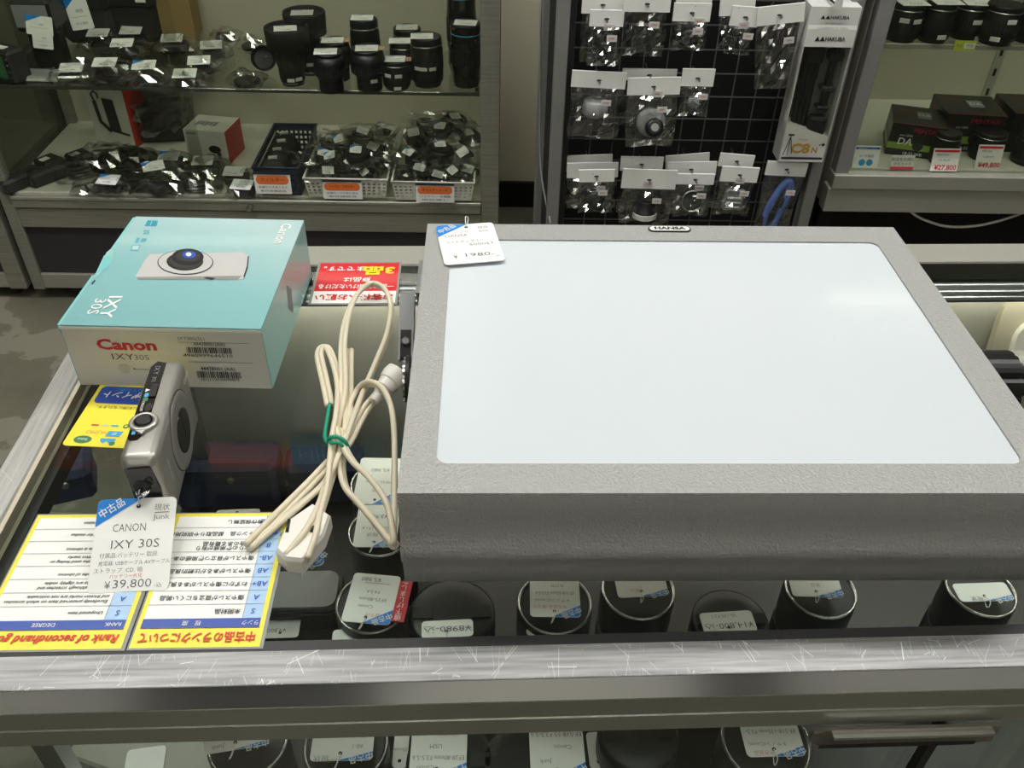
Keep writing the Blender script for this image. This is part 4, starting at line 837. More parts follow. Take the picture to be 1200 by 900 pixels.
# ---------------------------------------------------------------- bagged bits
def pillow(w, h, t, seed, nu=9, nv=11, amp=.18, m='bag_film', M=I4, mb=None):
    rn = random.Random(seed); ph = [rn.uniform(0, 6.3) for _ in range(8)]; fr = [rn.uniform(3, 9) for _ in range(8)]; b = mb or MB()
    def f(sgn):
        def g(u, v):
            p = (math.sin(PI*u)*math.sin(PI*min(1, v*1.0)))**.6 if 0 < u < 1 and 0 < v < 1 else 0
            c = math.sin(fr[0]*u+fr[1]*v+ph[0])*math.sin(fr[2]*v-fr[3]*u+ph[1]) + .6*math.sin(2*fr[4]*u+ph[2])*math.sin(2*fr[5]*v+ph[3])
            e = rn.uniform(-1, 1)*.9
            return (w*(u-.5)*(1-.05*math.sin(fr[6]*v+ph[4])), sgn*t*.5*p*(1+amp*2*(c+e)), h*(v-.5)*(1-.03*math.sin(fr[7]*u+ph[5])))
        return g
    b.grid(f(-1), nu, nv, m, M, smooth=False); b.grid(f(1), nu, nv, m, M @ SC(1, 1, 1), smooth=False); return b
def lump(seed, sx, sy, sz, m, M=I4, n=26, mb=None):
    rn = random.Random(seed); pts = []
    for _ in range(n):
        v = Vector((rn.gauss(0, 1), rn.gauss(0, 1), rn.gauss(0, 1))).normalized(); e = rn.uniform(.75, 1); pts.append((max(-.8, min(.8, v.x))*sx*e, max(-.8, min(.8, v.y))*sy*e, max(-.8, min(.8, v.z))*sz*e))
    b = mb or MB(); b.hull(pts, m, M, smooth=False); return b
def small_item(kind, s, seed, M=I4):
    """Mesh of one small photo accessory about s wide, lying in the xy plane, resting on z = 0."""
    rn = random.Random(seed); b = MB()
    if kind == 'cap':
        b.lathe([(s*.48, 0), (s*.5, s*.06), (s*.5, s*.14), (s*.44, s*.18), (s*.2, s*.16)], 20, 'black', M)
    elif kind == 'ring':
        b.lathe([(s*.5, 0), (s*.5, s*.28), (s*.40, s*.28), (s*.38, 0)], 22, 'black', M, cap=False); b.lathe([(s*.505, s*.1), (s*.505, s*.14)], 22, 'silver_ring', M, cap=False)
    elif kind == 'adapter':
        b.lathe([(s*.46, 0), (s*.5, s*.1), (s*.5, s*.42), (s*.42, s*.5)], 22, 'black', M); b.lathe([(s*.34, s*.5), (s*.34, s*.56)], 18, 'charcoal', M)
    elif kind == 'charger':
        b.cbox((-s*.42, -s*.28, 0), (s*.42, s*.28, s*.30), s*.06, 'charcoal', M); b.cbox((-s*.25, -s*.18, s*.30), (s*.25, s*.18, s*.34), s*.02, 'black', M)
    elif kind == 'cable':
        pts = [(s*(.36+.05*math.sin(3*a))*math.cos(a), s*(.26+.05*math.cos(2*a))*math.sin(a), s*(.05+.018*a)) for a in [i*.4 for i in range(46)]]
        b.tube(pts, s*.035, 6, 'black', M)
    elif kind == 'camera':
        b.cbox((-s*.5, -s*.15, 0), (s*.5, s*.15, s*.60), s*.05, 'charcoal', M); b.lathe([(s*.2, 0), (s*.19, s*.2)], 20, 'black', M @ T(0, -s*.13, s*.28) @ RX(90)); b.lathe([(s*.14, .2*s), (s*.13, s*.23)], 18, 'dark_lens_glass', M @ T(0, -s*.13, s*.28) @ RX(90)); b.cbox((-s*.14, -s*.12, s*.58), (s*.14, s*.12, s*.70), s*.03, 'black', M)
    elif kind == 'flash':
        b.cbox((-s*.22, -s*.3, 0), (s*.22, s*.3, s*.2), s*.03, 'black', M); b.cbox((-s*.24, s*.22, 0), (s*.24, s*.5, s*.26), s*.03, 'charcoal', M)
    elif kind == 'compact':
        b.cbox((-s*.5, -s*.30, 0), (s*.5, s*.30, s*.2), s*.05, 'silver_ring', M); b.lathe([(s*.2, s*.2), (s*.19, s*.26)], 20, 'black', M)
    else:
        lump(seed, s*.5, s*.38, s*.22, 'black', M @ T(0, 0, s*.17), mb=b)
    return b
def bagged(label, x, y, z, s, kind, seed, rz=0, tilt=(0, 0), card=True, blue=False, film=True, group='bagged used accessories', cmat='card', cs=.030, crz=0, name='bagged_accessory', cat='accessory', czk=None):
    """An accessory in a clear bag; x, y photo pixels of its middle on the level z."""
    P = at(x, y, z); t = thing(name, label, cat, (P.x, P.y, z), R(rz), group)
    M = RX(tilt[0]) @ RY(tilt[1])
    small_item(kind, s, seed, M).build('accessory', t)
    if film: pillow(s*1.55, s*1.25, s*.62, seed, 7, 8, .22, 'dusty_film', M @ T(0, 0, s*.20) @ RX(90)).build('plastic_bag', t)
    if card:
        hz = (czk if czk is not None else {'cap': .2, 'ring': .3, 'adapter': .58, 'charger': .36, 'cable': .45, 'camera': .72, 'flash': .3, 'compact': .28}.get(kind, .42))*s
        k = MB(); Mk = M @ T(-.004, -.004, hz+.008) @ RZ(crz) @ RX(12)
        k.prism(rrect(cs*1.15, cs*.85, .002, 2), 0, .0007, cmat, Mk)
        if blue: k.flat([(-cs*.57, cs*.42), (-cs*.57, cs*.05), (0, cs*.42)], 'tag_blue', Mk, .0010)
        k.rect(-cs*.42, -cs*.03, cs*.42, -cs*.01, 'print_grey', Mk, .001); k.text('¥1,980', cs*.16, 'pencil', Mk @ T(0, -cs*.22, .001)); k.build('price_card', t)
    return t
G1 = 'bagged used gear on the glass shelf'
for a in (('bagged compact with a white card near the left end of the glass shelf', 90, 93, ZS, .062, 'compact', 1, 8), ('black bagged camera with a white card and round button, front of the glass shelf', 131, 94, ZS, .070, 'lump', 2, 5), ('bagged accessory with a bluish white card right of the black bagged camera', 176, 96, ZS, .066, 'lump', 3, 8),
          ('small bagged accessory with a white card at the front, fifth along the shelf edge', 222, 100, ZS, .050, 'charger', 4, 6), ('small bagged accessory with a white card behind the fifth one', 238, 84, ZS, .048, 'charger', 5, 10), ('bagged accessory with a grey card behind a white carded one, middle of the shelf', 252, 66, ZS, .050, 'charger', 6, 12),
          ('dark bagged accessory with a grey card behind the black camera', 122, 56, ZS, .060, 'lump', 7, 4), ('dark bagged accessory with a white card behind the black bagged camera', 150, 68, ZS, .060, 'lump', 8, 6), ('dark bagged accessory with a grey card before the kraft box', 160, 53, ZS, .060, 'lump', 9, 4),
          ('clear bagged accessory with a grey card in front of the kraft box', 207, 60, ZS, .060, 'charger', 10, 8), ('tiny boxed accessory in a bag right of the kraft box', 265, 47, ZS, .045, 'charger', 11, 4), ('flat black cap in a bag left of the loose lens hood', 296, 56, ZS, .045, 'cap', 12, 0), ('flat black cap in a bag at the shelf front left of the hooded lens', 290, 98, ZS, .050, 'cap', 13, 0)):
    bagged(*a[:4], a[4]*1.22, *a[5:7], rz=a[7]+(-2), group=G1, cmat='dull_card' if 'grey' in a[0] else 'card', blue='bluish' in a[0], card='cap in' not in a[0] and 'boxed' not in a[0], cs=.046)
# camera with a screen, flat tray, tall flash
P = at(6, 97, ZS); t = thing('digital_camera', 'digital camera showing its green grey screen at the left end of the glass shelf', 'camera', (P.x, P.y, ZS), R(-28)); b = MB(); b.cbox((-.05, 0, 0), (.04, .05, .075), .006, 'charcoal'); b.build('body', t); b = MB(); b.box((-.045, -.001, .012), (.018, .001, .062), 'green_print'); b.build('screen', t)
b = MB(); [b.lathe([(.004, 0), (.003, .003)], 10, 'black', T(.03, -.001, .015+.014*i) @ RX(90)) for i in range(4)]; b.build('buttons', t); b = MB(); b.prism(rrect(.028, .018, .002, 2), 0, .0007, 'card', T(0, .02, .076)); b.build('price_card', t)
P = at(45, 96, ZS); t = thing('flat_device', 'flat grey device with a small card at the shelf front beside the camera screen', 'device', (P.x, P.y, ZS), R(-3)); b = MB(); b.cbox((-.05, 0, 0), (.05, .055, .012), .003, 'bracket_grey'); b.build('body', t); b = MB(); b.box((-.048, -.0012, .002), (.048, .0004, .008), 'bin_white'); b.build('front_strip', t); b = MB(); b.prism(rrect(.026, .014, .002, 2), 0, .0007, 'card', T(.03, .035, .0125)); b.build('price_card', t)
P = at(62, 80, ZS); t = thing('flash_unit', 'large black flash unit standing on the shelf with two white tags hanging from its head', 'flash', (P.x, P.y, ZS), BR)
b = MB(); b.cbox((-.036, -.005, 0), (.036, .040, .09), .006, 'black'); b.build('body', t); b = MB(); b.cbox((-.044, -.030, .092), (.046, .060, .165), .008, 'black'); b.build('head', t); b = MB(); b.box((-.038, -.0315, .105), (.040, -.0295, .155), 'grey_plastic'); b.build('diffuser', t); b = MB(); b.cbox((-.02, .0, -.0), (.02, .03, .003), .001, 'steel'); b.build('foot', t)
def hung_tag(label, x, y, d, w, h, tilt=-14, roll=6, blue=True, group=None):
    xx, zz = bl(x, y, d); t = bthing('price_tag', label, 'price tag', xx, d, zz, group=group); k = MB(); M = RY(roll) @ RX(90+tilt)
    k.prism(rrect(w, h, .003, 2), -.0004, .0004, 'card', M); k.build('card', t); k = MB()
    if blue: k.flat([(-w/2, h/2), (-w/2, h*.15), (w*.1, h/2)], 'tag_blue', M, .0008); k.build('blue_corner', t); k = MB()
    k.text('¥12,800', h*.12, 'pencil', M @ T(.001, -h*.32, .0008), wt=-.01); k.text('中古', h*.12, 'pencil', M @ T(.004, h*.05, .0008)); k.rect(-w*.35, -h*.12, w*.35, -h*.11, 'print_grey', M, .0008); k.build('lettering', t); return t
hung_tag('white tag with a blue mark hanging on the large black flash unit', 46, 30, 2.115, .060, .042)
hung_tag('printed white tag below the blue marked one on the black flash unit', 50, 46, 2.105, .046, .042, blue=False)
for (x, y, w, h, dd, lab, c) in ((106, 53, .135, .125, .09, 'black camera bag with a red dot, left of the two on the shelf', 1), (160, 51, .130, .13, .09, 'black camera bag with a small white label, right of the two on the shelf', 2)):
    P = at(x, y, ZS); t = thing('camera_bag', lab, 'bag', (P.x, P.y, ZS), BR); b = MB(); b.cbox((-w/2, 0, 0), (w/2, dd, h), .016, 'charcoal' if c == 1 else 'black_matte'); b.build('body', t)
    b = MB(); b.cbox((-w/2-.002, -.004, h*.62), (w/2+.002, dd+.002, h+.004), .014, 'black_matte'); b.build('flap', t); b = MB(); b.tube([(-w/2, .04, h*.8), (-w*.4, .04, h*1.25), (0, .04, h*1.4), (w*.4, .04, h*1.25), (w/2, .04, h*.8)], .006, 6, 'black_matte'); b.build('strap', t)
    b = MB(); 
    if c == 1: b.lathe([(.006, 0), (.006, .002)], 14, 'sony_red', T(.012, -.0005, .040) @ RX(90)); b.build('red_dot', t)
    else: b.box((.025, -.0065, h*.80), (.050, -.004, h*.92), 'white'); b.build('label', t)
hung_tag('white tag with a blue corner hanging on the camera bag with the red dot', 92, 15, 2.215, .055, .075, -10, -8)
P = at(205, 48, ZS); t = thing('kraft_box', 'plain brown kraft box standing at the back of the glass shelf', 'box', (P.x, P.y, ZS), BR+R(6)); b = MB(); b.box((-.075, 0, 0), (.055, .10, .17), 'kraft'); b.build('carton', t); b = MB(); b.box((-.0752, -.0008, .16), (.0552, .1005, .1705), 'kraft'); b.build('lid', t); b = MB(); b.prism(rrect(.03, .012, .006, 4), 0, .0008, 'dull_card', T(0, -.001, .135) @ RX(90)); b.build('label', t)

# lower floor of the case
P = at(139, 168, ZF); t = thing('gadget_box', 'white and red box printed with a black handle gadget, on the floor of the case', 'box', (P.x, P.y, ZF), BR+R(-14)); w, h, dd = .128, .17, .07
b = MB(); b.box((-w/2, 0, 0), (w/2, dd, h), 'sony_white'); b.build('carton', t); b = MB(); b.box((w/2, .0, .0), (w/2+.001, dd, h), 'sony_red'); b.box((w/2-.010, -.0008, 0), (w/2, 0, h), 'sony_red'); b.build('red_side', t)
b = MB(); Mk = T(0, -.0012, 0) @ RX(90); b.flat([(-.012, .035), (.022, .035), (.018, .125), (-.016, .128)], 'charcoal', Mk); b.flat([(-.012, .035), (.045, .025), (.045, .032), (.0, .04)], 'black', Mk)
b.tube([(-.040, .12, 0), (-.045, .135, 0), (-.035, .145, 0), (-.026, .138, 0), (-.026, .125, 0)], .0022, 6, 'black', Mk); b.tube([(-.040, .118, 0), (-.036, .06, 0), (-.010, .034, 0)], .005, 6, 'black', Mk); b.build('print', t)
P = at(193, 168, ZF); t = thing('plastic_case', 'large dark case wrapped in clear plastic between the two white and red boxes', 'case', (P.x, P.y, ZF), BR+R(8)); b = MB(); b.cbox((-.07, 0, 0), (.075, .09, .10), .01, 'charcoal'); b.build('case', t); pillow(.18, .16, .17, 77, 7, 8, .15, 'dusty_film', T(0, .045, .075)).build('plastic_bag', t)
P = at(246, 190, ZF); t = thing('lens_box', 'white and red box printed with a black gadget, left of the baskets', 'box', (P.x, P.y, ZF), BR+R(-9)); w, h, dd = .115, .088, .10
b = MB(); b.box((-w/2, 0, 0), (w/2, dd, h), 'sony_white'); b.build('carton', t); b = MB(); b.box((w/2, .0, 0), (w/2+.0012, dd, h), 'sony_red'); b.build('red_side', t)
b = MB(); Mk = T(0, -.0008, 0) @ RX(90); b.text('SONY', .010, 'ink', Mk, x=-.036, y=.078, wt=.02); b.text('ECM', .006, 'print_grey', Mk, x=.035, y=.074); b.text('ワイヤレス', .005, 'print_grey', Mk, x=-.035, y=.050); b.flat(ell(.017, .011, 20, .022, .038), 'black', Mk); b.flat([(.026, .03), (.038, .03), (.036, .012), (.028, .012)], 'charcoal', Mk); b.build('front_print', t)
b = MB(); [b.flat([(-.04+.012*i, .030+.008*(i % 2)), (-.030+.012*i, .034), (-.028+.012*i, .062), (-.038+.012*i, .058)], 'print_grey', T(0, 0, h+.0006)) for i in range(5)]; b.build('top_print', t)
for x, y, rz, lab in ((38, 213, 58, 'long black speedlight lying at the left side of the case floor'), (72, 206, 52, 'black speedlight lying beside the longer one at the left of the case floor')):
    P = at(x, y, ZF); t = thing('speedlight', lab, 'flash', (P.x, P.y, ZF), BR+R(rz), 'speedlights lying in the case'); b = MB(); b.cbox((-.085, -.022, 0), (.03, .022, .035), .006, 'charcoal'); b.build('body', t); b = MB(); b.cbox((.032, -.028, 0), (.09, .028, .042), .006, 'black'); b.build('head', t); b = MB(); b.prism(rrect(.024, .018, .002, 2), 0, .0007, 'card', T(.05, 0, .043)); b.build('price_card', t); b = MB(); b.box((-.086, -.015, .008), (-.0845, .015, .028), 'steel'); b.build('foot', t)
G2 = 'bagged used gear on the floor of the case'
low = [('heap of black straps in a bag under the handle gadget box', 128, 192, .082, 'cable', 21, 10, 0, 0), ('dark bagged lump left of the silver compact on the case floor', 150, 198, .085, 'lump', 22, 20, 0, 0), ('small silver compact in a bag on the case floor', 173, 190, .050, 'compact', 23, 80, 0, 0), ('dark phone like device with a blue marked card leaning in the case', 203, 196, .060, 'charger', 24, 8, 1, 1),
       ('bagged black cables with a long white card on the case floor', 186, 214, .075, 'cable', 25, 30, 1, 1), ('shiny bagged accessory at the very front of the case floor', 190, 226, .075, 'lump', 26, 5, 0, 0), ('bagged accessory with a square white card at the front left of the case', 134, 226, .060, 'lump', 27, 0, 1, 1), ('crumpled clear bag at the front left of the case floor', 110, 224, .055, 'lump', 28, 15, 0, 0),
       ('flat dark accessory with a white card before the white lens box', 243, 203, .070, 'charger', 29, 10, 1, 0), ('bagged black cable in front of the white lens box', 232, 224, .070, 'cable', 30, 5, 0, 0), ('dark accessory with a grey card left of the navy basket', 279, 214, .06, 'charger', 31, 4, 1, 0), ('second dark accessory with a small card left of the navy basket', 288, 228, .05, 'charger', 32, 0, 1, 0), ('black bagged cables behind the square white card', 100, 207, .08, 'cable', 33, 35, 0, 0),
       ('tangled black cable between the cards on the case floor', 160, 215, .075, 'cable', 34, -10, 0, 0), ('dark bagged charger behind the phone like device', 222, 208, .06, 'charger', 35, 20, 0, 0)]
for lab, x, y, s, kind, seed, rz, cd, bl_ in low: bagged(lab, x, y, ZF, s*1.2, kind, seed, rz, (0, 0), bool(cd), bool(bl_), group=G2, cs=.046, cmat='dull_card' if 'grey' in lab else 'card', crz=-8)

def basket(label, c4, zt, m, card_px, pill, card_lines, rows=5):
    """c4: photo points of the top rim front-left, front-right, back-right, back-left on the level zt; tapered bin down to the case floor."""
    P = [at(x, y, zt) for x, y in c4]; ce = sum(P, Vector())/4; t = thing('basket', label, 'basket', (ce.x, ce.y, ZF+.001), BR)
    inv_ = Matrix.Rotation(-BR, 3, 'Z'); H = zt-ZF-.001
    Q = [inv_ @ (p-ce) for p in P]; x0 = (Q[0].x+Q[3].x)/2; x1 = (Q[1].x+Q[2].x)/2; y0 = (Q[0].y+Q[1].y)/2; y1 = (Q[2].y+Q[3].y)/2; k = .93
    top = [(x0, y0), (x1, y0), (x1, y1), (x0, y1)]; bot = [(x*k, y*k) for x, y in top]; xm = (x0+x1)/2*(1-k); bot = [(x+xm, y) for x, y in bot]
    b = MB(); b.flat(bot, m, z=.001)
    names = ('front', 'right', 'back', 'left')
    for s_ in range(4):
        a, c = Vector(top[s_]), Vector(top[(s_+1) % 4]); e, f = Vector(bot[s_]), Vector(bot[(s_+1) % 4]); L = (c-a).length
        # wall with square holes: strips of frame between a grid of openings
        nx = max(6, int(L/.0125)); nz = rows
        def pt(u, v): lo_ = e*(1-u)+f*u; hi = a*(1-u)+c*u; q = lo_*(1-v)+hi*v; return (q.x, q.y, H*v)
        us_ = [0]; vs_ = [0, .12]
        for i in range(nx): us_ += [(i+.28)/nx, (i+.78)/nx]
        us_.append(1)
        for j in range(nz): vs_ += [.12+(j+.25)*.70/nz, .12+(j+.75)*.70/nz]
        vs_ += [.86, 1]
        vv = [pt(u, v) for v in vs_ for u in us_]; nu_ = len(us_); ff = []
        for j in range(len(vs_)-1):
            for i in range(nu_-1):
                hole = (i % 2 == 1) and j >= 2 and j < 2+2*nz and (j % 2 == 0)
                if not hole: ff.append((j*nu_+i, j*nu_+i+1, (j+1)*nu_+i+1, (j+1)*nu_+i))
        b.add(vv, ff, m)
    b.build('mesh_bin', t)
    b = MB(); rim = [(x, y, H) for x, y in top]; b.tube(rim, .0035, 6, m, closed=True); b.build('rim', t)
    cx, cy_ = card_px
    pc = inv_ @ (at(cx[0], cx[1], ZF+H*.55)-ce); wc = cy_[0]; hc = cy_[1]; xc = pc.x; zc_ = H*.47; yc = y0*(k+(1-k)*.5)
    k2 = MB(); Mk = T(xc, y0-.003, zc_) @ RX(90-4); k2.prism(rrect(wc, hc, .002, 2), 0, .0006, 'card', Mk); k2.build('notice_card', t)
    k2 = MB(); k2.prism(rrect(wc*.9, hc*.44, hc*.2, 4, 0, hc*.20), .0006, .0009, pill, Mk); k2.build('coloured_pill', t)
    k2 = MB(); k2.text(card_lines[0], hc*.20, 'ink' , Mk, y=hc*.20, w=wc*.66, z=.0012); k2.text(card_lines[1], hc*.13, 'pencil', Mk, y=-hc*.16, w=wc*.8, z=.0012); k2.text(card_lines[2], hc*.11, 'pencil', Mk, y=-hc*.35, w=wc*.7, z=.0012); k2.build('lettering', t)
    k2 = MB(); k2.box((xc-wc*.5, y0-.0045, zc_+hc*.5), (xc+wc*.5, y0+.002, zc_+hc*.5+.004), 'charcoal'); k2.build('card_clip', t)
    return t, (x0, x1, y0, y1, H, ce)
T1 = basket('dark navy plastic basket holding lens adapters, left of the white baskets', ((295,197), (352,197), (369,146), (322,145)), ZF+.079, 'navy_bin', ((320, 212), (.090, .052)), 'price_orange', ('フィルター', '各種サイズあります', '動作未確認品'), 4)
T2 = basket('left white perforated basket piled with bagged accessories', ((351,210), (452,210), (467,158), (380,156)), ZF+.055, 'bin_white', ((401, 222), (.098, .046)), 'price_orange', ('ケーブル・アダプター', '各種ケーブル取り揃え', '動作確認済'), 4)
T3 = basket('right white perforated basket piled with bagged accessories at the case corner', ((460,214), (559,214), (556,152), (471,152)), ZF+.055, 'bin_white', ((510, 224), (.096, .046)), 'price_orange', ('キャップ・フード', 'バッテリー 充電器', '現状渡し'), 4)
# contents of the navy basket: adapters standing in a row
for k, (x, y) in enumerate(((334, 168), (331, 177), (326, 187), (321, 197))):
    P = at(x, y, ZF+.045); t = thing('lens_adapter', ('rearmost', 'second from the back', 'third from the back', 'frontmost')[k]+' black lens adapter standing in the navy basket', 'adapter', (P.x, P.y, ZF+.038), BR+R(15), 'adapters in the navy basket'); M = RX(70)
    b = MB(); b.lathe([(.034, -.008), (.036, -.004), (.036, .008), (.030, .012)], 26, 'black', M); b.build('ring', t); b = MB(); b.lathe([(.026, .012), (.0255, .014)], 24, 'charcoal', M); b.build('cap', t); b = MB(); b.box((-.010, -.0005, .031), (.012, .010, .0365), 'dull_card'); b.build('price_sticker', t)
bagged('clear bagged rings at the front right of the navy basket', 341, 190, ZF+.03, .05, 'ring', 51, 0, (20, 0), False, group='bagged things in the navy basket')
rnd = random.Random(11); kinds = ['lump', 'cable', 'cap', 'charger', 'adapter', 'ring', 'lump', 'cable']
def heap(T_, gname, seed, spots, where):
    for k, (x, y, dz, s, kind, word) in enumerate(spots):
        rn = random.Random(seed*100+k); bagged(f'{word} {where}', x, y, ZF+dz*1.3+.004, s*1.18, kind, seed*100+k, rn.uniform(-35, 35), (rn.uniform(5, 28), rn.uniform(-15, 15)), rn.random() < .75, rn.random() < .3, group=gname, cs=.025, crz=rn.uniform(-40, 40))
heap(T2, 'bagged accessories in the left white basket', 5, [(385,206,.03,.055,'ring','silvery crumpled bag at the left front'), (372,208,.03,.045,'lump','small clear bag at the left front corner'), (410,206,.03,.05,'charger','bag with a tilted white card at the front'), (432,208,.03,.05,'cap','bag with a cap at the right front'), (447,196,.035,.045,'lump','bag at the right rim'),
    (395,192,.045,.055,'lump','dark bag in the middle'), (420,190,.05,.055,'adapter','bagged adapter in the middle'), (380,190,.04,.055,'cable','bagged cable at the left'), (440,180,.055,.05,'charger','bagged charger at the right back'), (402,172,.06,.06,'cable','bagged cable at the back'), (425,166,.075,.06,'cable','tall bag with a looped cable at the back'), (450,160,.065,.05,'lump','clear bag at the back right corner'), (385,168,.05,.05,'lump','dark bag at the back left')], 'of the left white basket')
heap(T3, 'bagged accessories in the right white basket', 6, [(475,208,.03,.045,'charger','bag with a small card at the left front'), (495,206,.03,.05,'lump','bag with a tilted card at the front'), (515,210,.03,.045,'cap','bagged cap at the front'), (535,209,.03,.045,'lump','bag with a white card at the right front'), (552,204,.03,.04,'charger','small bag at the right front corner'),
    (485,190,.05,.06,'lump','dark bag in the middle'), (515,188,.055,.06,'adapter','bagged adapter in the middle'), (545,186,.055,.055,'lump','dark bag with a white card at the right'), (490,168,.075,.075,'lump','big dark pouch in clear plastic at the left back'), (520,160,.085,.06,'lump','big dark bag at the back'), (548,162,.075,.06,'cap','bag with a cap at the right back'), (500,150,.09,.055,'cable','looped black cable on top at the back'), (532,146,.095,.055,'ring','round black strap ring with a pink label on top')], 'of the right white basket')

# ================================================================== accessory rack with hanging bags
RD = 1.62
rx0, rx1 = .096, .636
t = bthing('accessory_rack', 'grey steel rack with a black grid panel carrying rows of hanging bags', 'display rack', rx0, RD, FZ)
rack = t; w = rx1-rx0
for x, ww in ((0, .024), (w-.024, .024)):
    MB().cbox((x, 0, .0), (x+ww, .03, 1.75), .002, 'rack_grey').build('upright', t)
MB().box((.022, .002, 0), (.034, .03, 1.75), 'rack_black').build('upright_groove', t)
MB().box((.0, .03, .02), (.012, .34, 1.75), 'rack_black').build('side_panel', t); MB().box((w-.012, .03, .02), (w, .30, 1.75), 'rack_black').build('side_panel', t)
MB().cbox((-.014, .24, .0), (.004, .34, 1.70), .002, 'rack_grey').build('rear_upright', t)
MB().box((.012, .15, .02), (w-.012, .16, 1.75), 'rack_black').build('back_board', t)
MB().box((0, 0, 0), (w, .3, .10), 'rack_black').build('base', t)
pitch = .0452; wv = MB(); wv.box((-.0011, -.0011, 0), (.0011, .0011, 1.32), 'wire_black'); mv = None
for i in range(12):
    x = .04+i*pitch
    if x > w-.02: break
    if mv is None: o = wv.build('grid_wire', t); mv = o.data
    else: o = bpy.data.objects.new('grid_wire', mv); COL.objects.link(o); o.parent = t
    o.location = (x, .082, .32)
mh = None
for i in range(26):
    if mh is None: o = MB().box((0, -.0011, -.0011), (w-.044, .0011, .0011), 'wire_black').build('grid_wire', t); mh = o.data
    else: o = bpy.data.objects.new('grid_wire', mh); COL.objects.link(o); o.parent = t
    o.location = (.022, .080, .36+i*pitch)
P = bl(645, 100, RD); cb = MB(); 
c0 = [bw(*q) for q in [(bl(634, 0, 1.80)[0], 1.80, bl(634, 0, 1.80)[1]), (bl(633, 120, 1.80)[0], 1.80, bl(633, 120, 1.80)[1]), (bl(634, 200, 1.75)[0], 1.75, bl(634, 200, 1.75)[1]), (bl(643, 262, 1.66)[0], 1.60, bl(643, 262, 1.6)[1])]]
k = thing('loose_cable', 'thin grey cable hanging down the left side of the accessory rack', 'cable', c0[0]); k_ = MB(); k_.tube(smooth_path([p-c0[0] for p in c0], 6), .0022, 6, 'print_grey'); k_.build('wire', k)

